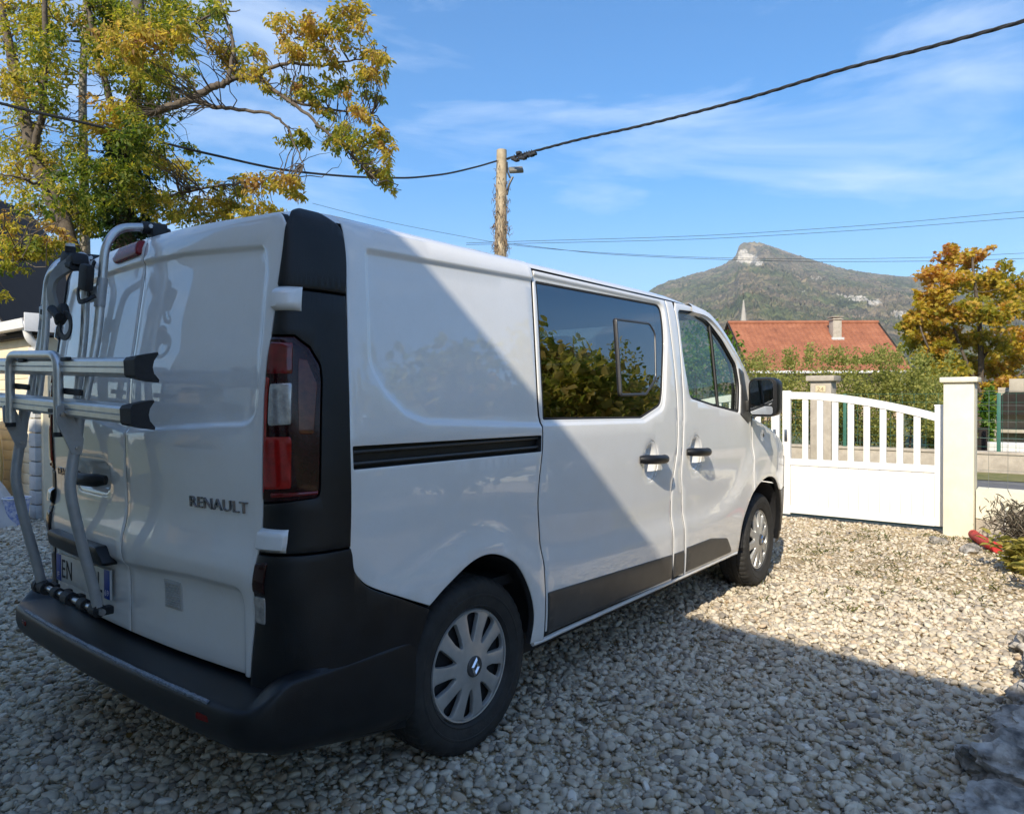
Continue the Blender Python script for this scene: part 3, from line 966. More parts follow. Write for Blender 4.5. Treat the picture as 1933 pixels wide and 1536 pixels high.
# ---- rear doors
RBOWL = fillet([(.14, .985), (.50, .985), (.50, 1.13), (.14, 1.13)], .06, 6)
def rear_door(sgn, name):
    # outline in (y, z); right door is y < 0
    e = []
    zs = np.linspace(.502, 1.945, 30)
    for z in zs:
        e.append((-(float(YC(np.array(z))) - .006), z))
    e = fillet([(-.004, .502)] + [e[0]] + e[1:-1] + [(-.80, 1.935), (-.30, 1.962), (-.004, 1.968)], [0, .01] + [0] * 28 + [.05, .3, 0], 4)
    rc = fillet([(.10, 1.878), (-.30, 1.872), (-.745, 1.842), (-.775, 1.76), (-.80, 1.44), (-.79, 1.27), (-.55, 1.262), (-.25, 1.244), (.10, 1.226)], [0, .3, .035, .2, .5, .10, .3, .4, 0], 6)
    lowr = fillet([(.10, .765), (-.05, .772), (-.45, .790), (-.735, .786), (-.735, .50), (-.735, .40), (.10, .40)], [0, 0, .3, .05, 0, 0, 0], 5)
    flip = (lambda pl_: [(-q[0], q[1]) for q in pl_]) if sgn > 0 else (lambda pl_: pl_)
    if sgn > 0:   # bead of the left door climbs towards the lamp
        rc = fillet([(.10, 1.878), (-.30, 1.872), (-.745, 1.842), (-.775, 1.76), (-.80, 1.44), (-.79, 1.32), (-.60, 1.305), (-.30, 1.272), (.10, 1.215)], [0, .3, .035, .2, .5, .06, .2, .4, 0], 6)
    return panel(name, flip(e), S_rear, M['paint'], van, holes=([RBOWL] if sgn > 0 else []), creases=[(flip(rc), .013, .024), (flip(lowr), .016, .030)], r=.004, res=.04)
door_r = rear_door(-1, 'rear_door')
door_l = rear_door(1, 'rear_door')
# dark body behind the seam
loft('rear_aperture', [[(float(RRX(np.array(z))) + .05 + .045 * (y / .805) ** 2, y, z) for y in np.linspace(-.80, .80, 9)] for z in np.linspace(.40, 1.93, 12)], M['gap'], van)

def text_mesh(txt, size, ext, spacing=1.0):
    cu = bpy.data.curves.new('txt', 'FONT')
    cu.body = txt; cu.size = size; cu.extrude = ext; cu.bevel_depth = 0; cu.space_character = spacing
    cu.align_x = 'LEFT'; cu.resolution_u = 3
    ob = bpy.data.objects.new('txt', cu)
    COL.objects.link(ob)
    dg = bpy.context.evaluated_depsgraph_get()
    dg.update()
    me = bpy.data.meshes.new_from_object(ob.evaluated_get(dg))
    bpy.data.objects.remove(ob)
    bpy.data.curves.remove(cu)
    me.materials.clear()
    return me

def rear_text(txt, y0, y1, z0, h, mat, par, name, off=.006, bold=0.0, spacing=1.05):
    """letters following the rear surface; y0 is the left end as seen from behind"""
    me = text_mesh(txt, 1.0, .06, spacing)
    co = np.array([v.co[:] for v in me.vertices])
    lo, hi = co.min(0), co.max(0)
    for v in me.vertices:
        u = (v.co.x - lo[0]) / (hi[0] - lo[0]); w = (v.co.y - lo[1]) / (hi[1] - lo[1])
        y = y0 + (y1 - y0) * u
        z = z0 + h * w
        o = off * (0.5 + v.co.z / .12)
        q = S_rear(np.array([y]), np.array([z]), np.array([o]))[0]
        v.co = q
    bm = bmesh.new(); bm.from_mesh(me)
    bmesh.ops.recalc_face_normals(bm, faces=bm.faces[:])
    bm.to_mesh(me); bm.free()
    return put(name, me, mat, par, 30)
rear_text('RENAULT', -.440, -.742, 1.004, .036, M['darkchrome'], door_r, 'badge_letters')
rear_text('TRAFIC', .755, .56, 1.035, .030, M['darkchrome'], door_l, 'badge_letters')
# vent grille on the right door: frame, back and slats
def rbox(y0, y1, z0, z1, o0, o1, name, mat, par, bev=.002):
    poly = fillet([(y0, z0), (y1, z0), (y1, z1), (y0, z1)], bev, 2)
    return panel(name, poly, S_rear, mat, par, base=o1, r=min(.003, (o1 - o0) * .6), depth=(o1 - o0), seg=.03, res=.05)
M['ventgrey'] = simple('grey_vent_plastic', (0.42, 0.42, 0.41), 0.5, noise=0.08)
LR = -.016
vg = rbox(-.372, -.262, .642, .740, LR - .002, LR + .004, 'vent_grille', M['ventgrey'], door_r)
for k in range(10):
    z = .653 + k * .0082
    rbox(-.360, -.274, z, z + .0036, LR + .003, LR + .0095, 'vent_slat', M['ventgrey'], vg, .0005)
# third brake lamp, handle, plate and plate lamp housing on the left door
b_l = panel('high_brake_lamp', fillet([(.012, 1.898), (.225, 1.888), (.252, 1.908), (.205, 1.952), (.035, 1.958)], [.012, .01, .01, .012, .012], 4), S_rear, M['brake_red'], door_l, base=.018, r=.012, depth=.016, seg=.01, res=.02)
panel('handle_bowl', RBOWL, S_rear, M['paint'], door_l, base=-.0035, r=0, depth=.004, seg=.02, res=.025,
      creases=[(fillet([(.145, .99), (.495, .99), (.495, 1.125), (.145, 1.125)], .058, 6), .024, .045)])
b = MB()
hp = []
for y in np.linspace(.165, .475, 15):
    t = (y - .32) / .155
    hp.append(Vector(S_rear(np.array([y]), np.array([1.05]), np.array([.045 * (1 - abs(t) ** 4) + .006]))[0]))
b.tube(hp, [.018] + [.025] * 13 + [.018], 12)
b.build('rear_door_handle', M['plastic'], door_l)
ph = panel('plate_lamp_housing', fillet([(.075, .735), (.72, .735), (.70, .808), (.13, .808)], [.02, .02, .02, .03], 3), S_rear, M['plastic'], door_l, base=.040, r=.016, depth=.055, seg=.02, res=.03)
def flat_plate(name, y0, y1, z0, z1, x, mat, par, th=.004):
    return MB().box((x, (y0 + y1) / 2, (z0 + z1) / 2), (th, abs(y1 - y0), z1 - z0), bev=.001).build(name, mat, par)
px_ = .098
pt = flat_plate('number_plate', .128, .648, .598, .712, px_, M['plate'], door_l, .008)
flat_plate('plate_band', .598, .646, .600, .710, px_ - .0035, M['plate_blue'], pt)
flat_plate('plate_band', .130, .178, .600, .710, px_ - .0035, M['plate_blue'], pt)
def plate_text(txt, y0, y1, z0, h, mat):
    me = text_mesh(txt, 1.0, .02, 1.1)
    co = np.array([v.co[:] for v in me.vertices]); lo, hi = co.min(0), co.max(0)
    for v in me.vertices:
        u = (v.co.x - lo[0]) / (hi[0] - lo[0]); w = (v.co.y - lo[1]) / (hi[1] - lo[1])
        v.co = (px_ - .0055 - v.co.z * .02, y0 + (y1 - y0) * u, z0 + h * w)
    put('plate_characters', me, mat, pt, 30)
plate_text('EN', .585, .485, .618, .075, M['black_ink'])
plate_text('PL', .285, .195, .618, .075, M['black_ink'])
plate_text('69', .172, .137, .612, .022, M['white_ink'])
plate_text('F', .632, .614, .614, .022, M['white_ink'])

# ---- rear bumper: step, face and worn edge
def bump_x(y):
    a = abs(y)
    return -.020 + .022 * (a / .8) ** 2
# plan line of the bumper face from the centre round the corner to the wheel arch
plan_h = [(bump_x(y), y) for y in np.linspace(0, .76, 14)] + [tuple(q) for q in crv([(bump_x(.80), .80), (.010, .862), (.034, .910), (.078, .944), (.14, .962), (.22, .972), (.30, .977), (.40, .980), (.50, .982), (.615, .980)], 4)]
plan_l = [(x, -y) for x, y in plan_h[::-1]] + plan_h[1:]
pl_ = np.array(plan_l)
tg = np.gradient(pl_, axis=0); tg /= np.linalg.norm(tg, axis=1, keepdims=True)
nrm = np.stack([-tg[:, 1], tg[:, 0]], 1)      # outwards
nrm *= np.sign(-(nrm[len(nrm) // 2, 0]))
nrm[np.abs(pl_[:, 1]) < .01, 1] = 0
tq = np.linspace(0, 1, 60)
rows = []
for (x, y), n_ in zip(pl_, nrm):
    a = abs(y)
    sx1 = x if a > .9 else 0
    w_ = float(sstep((x - .018) / .13)) if a > .8 else 0.0         # 0 on the step, 1 where it is a side moulding
    up_ = .062 * w_
    drop_ = 1.0 + .42 * float(sstep((x - .10) / .5))
    # inner edge
    if w_ <= 0:
        q0 = (.165, y)
    elif x > .352:
        q0 = (x, math.copysign(float(halfwidth(np.array(x), np.array(.56))) + .001, y))
    else:
        zz_ = np.full(60, .56)
        c3 = S_corner(tq, zz_, np.full(60, .001))
        j_ = int(((c3[:, 0] - x) ** 2 + (c3[:, 1] + a) ** 2).argmin())
        q1 = (c3[j_, 0], math.copysign(-c3[j_, 1], y))
        q0 = (.165 * (1 - w_) + q1[0] * w_, math.copysign(min(.80, a), y) * (1 - w_) + q1[1] * w_)
    row = [(q0[0], q0[1], .487 + up_)]
    for d_, z in [(.085, .480), (.030, .474), (.014, .471), (.004, .464), (0, .452), (-.002, .43), (-.001, .405), (.005, .378), (.016, .358), (.036, .343), (.075, .328), (.14, .31), (.25, .295)]:
        d2 = d_ * (1 - .85 * w_) if z > .465 else d_ * (1 - .6 * w_)
        zz_ = z + up_ * (1 if z > .44 else max(0, (z - .38) / .06)) if z > .38 else z
        if zz_ < .44:
            zz_ = .464 - (.464 - zz_) * drop_
        row.append((x - n_[0] * d2, y - n_[1] * d2, zz_))
    rows.append(row)
loft('rear_bumper', rows, M['plastic'], van, 50)
bumper = van.children[-1]
M['worn'] = simple('scuffed_bumper_edge', (0.10, 0.115, 0.14), 0.4, col2=(0.26, 0.29, 0.34), scale=60, bump=0.5, bscale=150)
b = MB()
b.tube([(bump_x(y) + .011 + .0015 * math.sin(y * 140), y, .4675 + .0012 * math.sin(y * 171)) for y in np.linspace(.62, -.74, 160)], .0075, 6)
b.build('worn_edge', M['worn'], bumper)
for s in (1, -1):
    b = MB()
    y0, y1 = s * .80, s * .70
    b.box((bump_x(.75) + .004, s * .745, .425), (.014, .095, .020), Matrix.Rotation(R(s * -8), 3, 'Z'), bev=.004)
    b.build('reflector', M['red_lens_bright'], bumper)

# ---- wheels
def hubcap_surf(a, b_, o):
    r_ = np.sqrt(a * a + b_ * b_)
    h = .018 - .012 * (r_ / .212) ** 2 + .016 * np.exp(-(r_ / .05) ** 2) - .010 * np.exp(-((r_ - .12) / .05) ** 2) * 0
    return np.stack([a, -(h + o), b_], 1)
def make_wheel():
    w = thing('wheel', (0, 0, 0), '', 'x')
    for k in ('label', 'category'):
        del w[k]
    # tyre
    b = MB()
    Mx = Matrix.Rotation(R(90), 4, 'X')
    n = 150
    prof = [(.214, -.082), (.222, -.095), (.226, -.0985), (.229, -.0965), (.25, -.104), (.2635, -.1055), (.2655, -.1075), (.2715, -.1075), (.2735, -.1060), (.285, -.1075), (.308, -.104), (.322, -.094), (.331, -.080), (.3345, -.062), (.336, -.045), (.330, -.042), (.330, -.036), (.336, -.033), (.337, -.006), (.330, -.004), (.330, .004), (.337, .006),
            (.336, .033), (.330, .036), (.330, .042), (.336, .045), (.3345, .062), (.331, .080), (.322, .094), (.308, .104), (.285, .1075), (.25, .104), (.222, .095), (.214, .082)]
    vs_, fs_ = [], []
    for (r_, h_) in prof:
        for k in range(n):
            a = 2 * math.pi * (k + (.35 if (abs(h_) > .05 and k % 2) else 0)) / n
            rr_ = r_
            if k % 3 == 0 and r_ > .318 and abs(h_) > .02:
                rr_ -= .0055
            vs_.append((rr_ * math.cos(a), h_, rr_ * math.sin(a)))
    for i in range(len(prof) - 1):
        for k in range(n):
            fs_.append((i*n + k, i*n + (k+1) % n, (i+1)*n + (k+1) % n, (i+1)*n + k))
    b.add(vs_, fs_)
    b.build('tyre', M['rubber'], w, 35)
    # rim barrel and dark backing
    b = MB()
    b.lathe([(.216, .082), (.205, .07), (.205, -.05), (.216, -.078), (.219, -.084)], 48, Mx)
    b.lathe([(.205, .045), (.10, .05), (.0, .05)], 48, Mx)
    b.build('rim', M['gap'], w)
    hc = thing('hubcap', (0, 0, 0), '', 'x')
    for k in ('label', 'category'):
        del hc[k]
    hc.parent = w
    hc.location = (0, -.078, 0)
    out = [(.213 * math.cos(a), .213 * math.sin(a)) for a in np.linspace(0, 2 * math.pi, 72, endpoint=False)]
    holes = []
    for k in range(10):
        a0 = 2 * math.pi * (k + .5) / 10 + .1
        def pp(r_, da):
            return (r_ * math.cos(a0 + da), r_ * math.sin(a0 + da))
        wide = .215 if k % 2 == 0 else .165
        holes.append(fillet([pp(.082, .02), pp(.125, -.115), pp(.196, -wide * .92), pp(.200, 0), pp(.196, wide * .72), pp(.13, .14)], [.008, .05, .012, .3, .012, .05], 4))
    def surf(a, b_, o):
        q = hubcap_surf(a, b_, o)
        return q
    panel('hubcap_disc', out, surf, M['hubcap'], hc, holes=holes, r=.005, depth=.014, seg=.012, res=.02)
    fixup(hc.children[-1])
    b = MB()
    for k in range(10):
        pass
    b.lathe([(.2135, -.012), (.2135, .004), (.2085, .012), (.203, .010)], 72, Mx)
    b.build('hubcap_ring', M['hubcap'], hc)
    dm = [(0, .036), (.023, .0), (0, -.036), (-.023, 0)]
    dmi = [(q[0] * .45, q[1] * .45) for q in dm]
    b = MB()
    def y_(h): return -(.034 + h)
    for i in range(4):
        j = (i + 1) % 4
        o0, o1, i0, i1 = dm[i], dm[j], dmi[i], dmi[j]
        m0 = ((o0[0] + i0[0]) / 2, (o0[1] + i0[1]) / 2); m1 = ((o1[0] + i1[0]) / 2, (o1[1] + i1[1]) / 2)
        q = [(o0[0], y_(0), o0[1]), (o1[0], y_(0), o1[1]), (m1[0], y_(.006), m1[1]), (m0[0], y_(.006), m0[1]), (i1[0], y_(0), i1[1]), (i0[0], y_(0), i0[1])]
        b.add(q, [(0, 1, 2, 3), (3, 2, 4, 5)])
    b.build('emblem', M['chrome'], hc, 0)
    b = MB(); b.lathe([(.040, -.022), (.040, .030), (.036, .034), (0, .034)], 28, Mx); b.build('hub_boss', M['cladding'], hc)
    return w
def fixup(o):
    bm = bmesh.new(); bm.from_mesh(o.data)
    bmesh.ops.recalc_face_normals(bm, faces=bm.faces[:])
    bm.to_mesh(o.data); bm.free()
wheel = make_wheel()
wheel.parent = van
for i, (x, y, rz, rot) in enumerate([(.968, -.826, 0, .16), (4.066, -.826, R(2), .55), (.968, .826, math.pi, .9), (4.066, .826, math.pi, 0)]):
    w_ = wheel if i == 0 else copy_tree(wheel, van)
    w_.location = (x, y, .335)
    w_.rotation_euler = (0, rot, rz)

# left-hand copies of the right-hand parts
def mirror_copy(o, parent):
    c = o.copy()
    COL.objects.link(c)
    c.parent = parent
    return c
made = {}
for o in MIRROR:
    if o.parent in made:
        continue                      # children follow below
    if o.parent is van:
        c = copy_tree(o, van)
        c.scale = (1, -1, 1)
        for ch in o.children_recursive:
            made[ch] = True
        made[o] = c

# ------------------------------------------------------------------ bicycle rack on the left rear door
rack = thing('bicycle_rack', (-.03, .35, .5), 'folded silver tube bicycle rack with two rails on the van\'s rear door', 'bicycle rack')
RK = Vector((-.03, .35, .5))
class RB(MB):
    def build(self, name, mat, parent=None, ang=38):
        self.v = [tuple(Vector(q) - RK) for q in self.v]
        return super().build(name, mat, parent, ang)
def rk(p):
    return Vector(p)
for y in (.075, .625):
    k = 0 if y < .3 else 0
    dz = 0 if y < .3 else -.052
    b = RB()
    path = arc_path([(.240, y - .01, 2.020 + dz), (.115, y, 1.998 + dz), (.068, y, 1.925 + dz), (.040, y, 1.60), (-.005, y, 1.36), (-.030, y, 1.25)], .07, 7)
    b.tube(path, .0155, 14)
    b.build('upright', M['alu'], rack)
    b = RB()
    b.tube([(.058, y, 1.80 + dz), (.046, y, 1.695 + dz)], .0185, 14)
    b.build('tube_sleeve', M['alu_paint'], rack)
    b = RB()
    b.tube([(.200, y, 2.014 + dz), (.285, y - .015, 2.016 + dz)], .023, 12); b.box((.262, y - .01, 2.000 + dz), (.075, .05, .045), bev=.012)
    hk = b.build('roof_hook', M['strap'], rack)
    b = RB(); b.tube([(.222, y - .026, 2.018 + dz), (.222, y - .030, 2.018 + dz)], .008, 10); b.build('hook_bolt', M['white_ink'], hk)
    # lower bowed leg
    b = RB()
    lg = crv([(-.020, y, 1.36), (-.032, y, 1.24), (-.050, y, 1.12), (-.057, y, 1.04), (-.044, y, .95), (-.018, y, .82), (.010, y, .70), (.030, y, .60)], 4)
    # flattened oval tube
    vs0 = len(b.v)
    b.tube([Vector(q) for q in lg], .019, 12)
    b.build('lower_leg', M['alu_paint'], rack)
    # gusset plate between the folded platform and the leg
    b = RB()
    b.prism(fillet([(-.105, 1.335), (-.070, 1.340), (-.018, 1.215), (-.026, 1.160), (-.058, 1.165), (-.103, 1.275)], .010, 3), 1, y - .020, y - .012)
    b.build('gusset_plate', M['alu_paint'], rack)
    for q in ((-.088, 1.305), (-.040, 1.185)):
        b = RB()
        b.tube([(q[0], y - .030, q[1]), (q[0], y - .006, q[1])], .008, 8)
        b.build('bolt', M['steel'], rack)
# inner arch that holds the upper frame clamps
b = RB()
b.tube(arc_path([(-.005, .165, 1.30), (.030, .165, 1.62), (.040, .165, 1.905), (.040, .55, 1.865), (.030, .55, 1.62), (-.005, .55, 1.30)], .07, 7), .0145, 14)
b.build('inner_arch', M['alu'], rack)
# clips tying the arch to the uprights
for y0, y1, z in ((.075, .165, 1.745), (.55, .625, 1.715)):
    b = RB(); b.box((.043, (y0 + y1) / 2, z), (.018, abs(y1 - y0) + .02, .055), bev=.005); cl = b.build('clip', M['alu_paint'], rack)
    b = RB(); b.tube([(.030, (y0 + y1) / 2, z), (.026, (y0 + y1) / 2, z)], .011, 10); b.build('clip_bolt', M['strap'], cl)
# folded platform: U tube and two bike rails
b = RB()
b.tube(arc_path([(-.085, .095, 1.235), (-.085, .095, 1.515), (-.085, .585, 1.535), (-.085, .585, 1.26)], .055, 7), .0165, 14)
b.build('platform_frame', M['alu'], rack)
for y in (.095, .585):
    b = RB(); b.tube([(-.085, y, 1.225 if y < .3 else 1.25), (-.085, y, 1.242 if y < .3 else 1.267)], .0185, 12); b.build('tube_plug', M['strap'], rack)
def bike_rail(zl, zr, yl, yr, x):
    prof = [(-.030, -.026), (-.036, -.018), (-.036, -.003), (-.032, 0), (-.036, .003), (-.036, .018), (-.030, .026), (.004, .033), (.012, .020), (.004, .010), (.001, 0), (.004, -.010), (.012, -.020), (.004, -.033)]
    b = RB()
    vs_, fs_ = [], []
    for y, z in ((yl, zl), (yr, zr)):
        vs_ += [(x + q[0], y, z + q[1]) for q in prof]
    n = len(prof)
    fs_ = [(i, (i + 1) % n, (i + 1) % n + n, i + n) for i in range(n)] + [tuple(range(n)), tuple(range(2*n - 1, n - 1, -1))]
    b.add(vs_, fs_)
    rail = b.build('bike_rail', M['alu'], rack, 25)
    for y, z, s in ((yr, zr, -1), (yl, zl, 1)):
        b = RB()
        cp = [(-.040, -.024), (-.042, .020), (-.034, .031), (.022, .044), (.024, .038), (.010, .018), (.006, 0), (.010, -.018), (.026, -.036), (.024, -.044), (-.034, -.031)]
        vs_ = [(x + q[0], y - s * .012, z + q[1]) for q in cp] + [(x + q[0] + (.012 if q[0] > 0 else .004), y + s * .052, z + q[1] * 1.08) for q in cp]
        n = len(cp)
        b.add(vs_, [(i, (i + 1) % n, (i + 1) % n + n, i + n) for i in range(n)] + [tuple(range(n)), tuple(range(2*n - 1, n - 1, -1))])
        b.build('end_cap', M['strap'], rail, 30)
    return rail
r1_ = bike_rail(1.505, 1.456, .98, -.44, -.045)
r2_ = bike_rail(1.360, 1.308, .98, -.41, -.045)
# rubber straps on the rails
for y, z, dx in ((.10, 1.385, 0), (.60, 1.41, 0)):
    b = RB(); b.box((-.062, y - .05, z), (.012, .19, .022), Matrix.Rotation(R(3), 3, 'X'), bev=.004); b.build('rail_strap', M['strap'], rack)
for y, z in ((.12, 1.318), (.42, 1.508), (.0, 1.498)):
    b = RB(); b.box((-.083, y + .03, z), (.016, .06, .014), bev=.003); b.build('strap_buckle', M['strap'], rack)
# lower axle with clamps
b = RB(); b.tube([(.030, .035, .585), (.030, .655, .590)], .012, 12); b.build('axle', M['steel'], rack)
for y, r_, l in ((.085, .024, .05), (.20, .022, .045), (.34, .026, .06), (.46, .022, .045), (.60, .026, .07), (.64, .03, .03)):
    b = RB(); b.tube([(.030, y - l / 2, .586), (.030, y + l / 2, .587)], r_, 14); b.box((.058, y, .578), (.05, l * .8, .03), bev=.006); b.build('axle_clamp', M['strap'], rack)
RK.y += .13; RK_SHIFT = True      # the hanging parts sit nearer the van's centre line
# hanging frame clamp with straps near the top
b = RB()
b.box((.020, .37, 1.880), (.07, .075, .062), Matrix.Rotation(R(20), 3, 'X'), bev=.018); b.box((.015, .315, 1.868), (.062, .07, .052), Matrix.Rotation(R(-15), 3, 'X'), bev=.016)
b.tube([(.012, .37, 1.90), (.010, .365, 1.932)], .019, 10); b.tube([(.0, .41, 1.86), (.0, .29, 1.85)], .021, 10)
b.build('clamp_head', M['strap'], rack)
b = RB(); b.tube([(.010, .365, 1.928), (.009, .364, 1.942)], .016, 10); b.build('clamp_knob', M['white_ink'], rack)
def ribbon(path, w, th, name, mat):
    b = RB()
    path = [Vector(q) for q in path]
    vs_, fs_ = [], []
    for i, p in enumerate(path):
        t = (path[min(i + 1, len(path) - 1)] - path[max(i - 1, 0)]).normalized()
        s = t.cross(Vector((1, 0, 0)))
        s = s.normalized() if s.length > 1e-4 else Vector((0, 1, 0))
        nn = s.cross(t)
        for a, c in ((-1, -1), (1, -1), (1, 1), (-1, 1)):
            vs_.append(p + s * (a * w / 2) + nn * (c * th / 2))
    for i in range(len(path) - 1):
        for k in range(4):
            fs_.append((i*4 + k, i*4 + (k+1) % 4, i*4 + 4 + (k+1) % 4, i*4 + 4 + k))
    fs_ += [(0, 1, 2, 3), tuple((len(path) - 1) * 4 + k for k in range(4))[::-1]]
    b.add(vs_, fs_)
    return b.build(name, mat, rack, 40)
ribbon(crv([(.000, .31, 1.865), (-.035, .375, 1.82), (-.045, .395, 1.76), (-.040, .375, 1.69)], 6), .055, .012, 'clamp_arm', M['strapgrey'])
ribbon(crv([(-.02, .44, 1.80), (-.03, .425, 1.76), (-.035, .395, 1.69), (-.04, .365, 1.655)], 6), .018, .005, 'webbing_strap', M['strap'])
b = RB(); b.box((-.040, .315, 1.668), (.034, .085, .056), Matrix.Rotation(R(-28), 3, 'X'), bev=.016); b.tube([(-.058, .355, 1.690), (-.058, .285, 1.655)], .016, 10); b.build('ratchet', M['strap'], rack)
ribbon([Vector((-.045, .270 + .052 * math.cos(a), 1.625 + .044 * math.sin(a))) for a in np.linspace(0, 2 * math.pi, 25)], .020, .006, 'ratchet_loop', M['strap'])
ribbon(crv([(.03, .20, 1.86), (.02, .235, 1.80), (.0, .265, 1.765), (-.01, .235, 1.715), (-.01, .19, 1.71), (.02, .17, 1.73)], 6), .016, .006, 'webbing_strap', M['strap'])
b = RB(); b.box((.01, .225, 1.80), (.035, .075, .10), Matrix.Rotation(R(12), 3, 'X'), bev=.018); b.build('second_ratchet', M['strap'], rack)

RK.y -= .13
# ------------------------------------------------------------------ ground, yard, road
fwd = Vector((math.cos(YAW), math.sin(YAW), 0)); rgt = Vector((math.sin(YAW), -math.cos(YAW), 0))
def at(u, v, d):
    """point d metres ahead of the viewpoint on the line of sight given in photo units"""
    return CAM + fw * d + rt2 * ((u - 966.5) / 1357.6 * d) - up2 * ((v - 768) / 1357.6 * d)
def fr(d, lat, z):
    """street frame: d ahead of the viewpoint, lat to its right"""
    q = CAM + fwd * d + rgt * lat
    return Vector((q.x, q.y, z))

def sheet(name, poly, z, mat, cells=1):
    vs_ = [(x, y, z) for x, y in poly]
    return structure(put(name, mesh_from(name, vs_, [tuple(range(len(poly)))]), mat, None, 0))

def ground_mat():
    m, nt, b = new_mat('meadow_ground')
    tc = nt.nodes.new('ShaderNodeTexCoord')
    t = N(nt, 'ShaderNodeTexNoise', Scale=0.35, Detail=8.0, Roughness=0.7)
    nt.links.new(tc.outputs['Object'], t.inputs['Vector'])
    rp = ramp(nt, [(.3, (.055, .075, .025)), (.55, (.09, .10, .035)), (.75, (.13, .11, .06))])
    nt.links.new(t.outputs['Fac'], rp.inputs['Fac']); nt.links.new(rp.outputs['Color'], b.inputs['Base Color'])
    b.inputs['Roughness'].default_value = .95
    return m
def yard_mat():
    m, nt, b = new_mat('sandy_gravel_bed')
    tc = nt.nodes.new('ShaderNodeTexCoord')
    vo = nt.nodes.new('ShaderNodeTexVoronoi'); vo.inputs['Scale'].default_value = 38
    nt.links.new(tc.outputs['Object'], vo.inputs['Vector'])
    t = N(nt, 'ShaderNodeTexNoise', Scale=1.6, Detail=8.0, Roughness=0.7)
    nt.links.new(tc.outputs['Object'], t.inputs['Vector'])
    rp = ramp(nt, [(.32, (.27, .205, .12)), (.5, (.38, .30, .18)), (.66, (.46, .375, .235))])
    nt.links.new(t.outputs['Fac'], rp.inputs['Fac'])
    hs = nt.nodes.new('ShaderNodeMixRGB'); hs.blend_type = 'MULTIPLY'; hs.inputs['Fac'].default_value = .6
    r2 = ramp(nt, [(0, (.55, .53, .5)), (1, (1.25, 1.2, 1.1))])
    sp = nt.nodes.new('ShaderNodeSeparateColor'); nt.links.new(vo.outputs['Color'], sp.inputs['Color'])
    nt.links.new(sp.outputs['Red'], r2.inputs['Fac'])
    nt.links.new(rp.outputs['Color'], hs.inputs['Color1']); nt.links.new(r2.outputs['Color'], hs.inputs['Color2'])
    nt.links.new(hs.outputs['Color'], b.inputs['Base Color'])
    b.inputs['Roughness'].default_value = .95
    bp = N(nt, 'ShaderNodeBump', Strength=.9, Distance=.015); bp.invert = True
    nt.links.new(vo.outputs['Distance'], bp.inputs['Height']); nt.links.new(bp.outputs['Normal'], b.inputs['Normal'])
    return m
M['meadow'] = ground_mat(); M['yard'] = yard_mat()
sheet('ground', [(-2800, -2800), (3400, -2800), (3400, 3400), (-2800, 3400)], -.030, M['meadow'])
sheet('gravel_yard', [(-3.4, -9), (7.45, -9), (7.45, 14), (-3.4, 14)], 0.0, M['yard'])
sheet('road', [(7.75, -60), (13.2, -60), (12.6, 60), (7.75, 60)], -.012, M['asphalt'])
M['verge'] = simple('mossy_verge', (.10, .115, .03), .95, col2=(.20, .18, .07), scale=4, bump=.5, bscale=40)
sheet('grass_verge', [(13.2, -60), (14.3, -60), (14.3, 60), (12.6, 60)], -.004, M['verge'])

def pebble_mat():
    m, nt, b = new_mat('river_pebble')
    oi = nt.nodes.new('ShaderNodeObjectInfo')
    rp = ramp(nt, [(0, (.22, .195, .165)), (.10, (.38, .33, .265)), (.35, (.51, .445, .345)), (.6, (.60, .53, .41)), (.82, (.68, .61, .49)), (.93, (.45, .34, .23)), (1.0, (.74, .69, .60))])
    nt.links.new(oi.outputs['Random'], rp.inputs['Fac'])
    tc = nt.nodes.new('ShaderNodeTexCoord')
    t = N(nt, 'ShaderNodeTexNoise', Scale=55.0, Detail=5.0, Roughness=.7)
    nt.links.new(tc.outputs['Object'], t.inputs['Vector'])
    mx = nt.nodes.new('ShaderNodeMixRGB'); mx.blend_type = 'MULTIPLY'; mx.inputs['Fac'].default_value = .5
    r2 = ramp(nt, [(.3, (.62, .60, .57)), (.7, (1.15, 1.13, 1.1))])
    nt.links.new(t.outputs['Fac'], r2.inputs['Fac'])
    nt.links.new(rp.outputs['Color'], mx.inputs['Color1']); nt.links.new(r2.outputs['Color'], mx.inputs['Color2'])
    nt.links.new(mx.outputs['Color'], b.inputs['Base Color'])
    b.inputs['Roughness'].default_value = .72
    return m
M['pebble'] = pebble_mat()

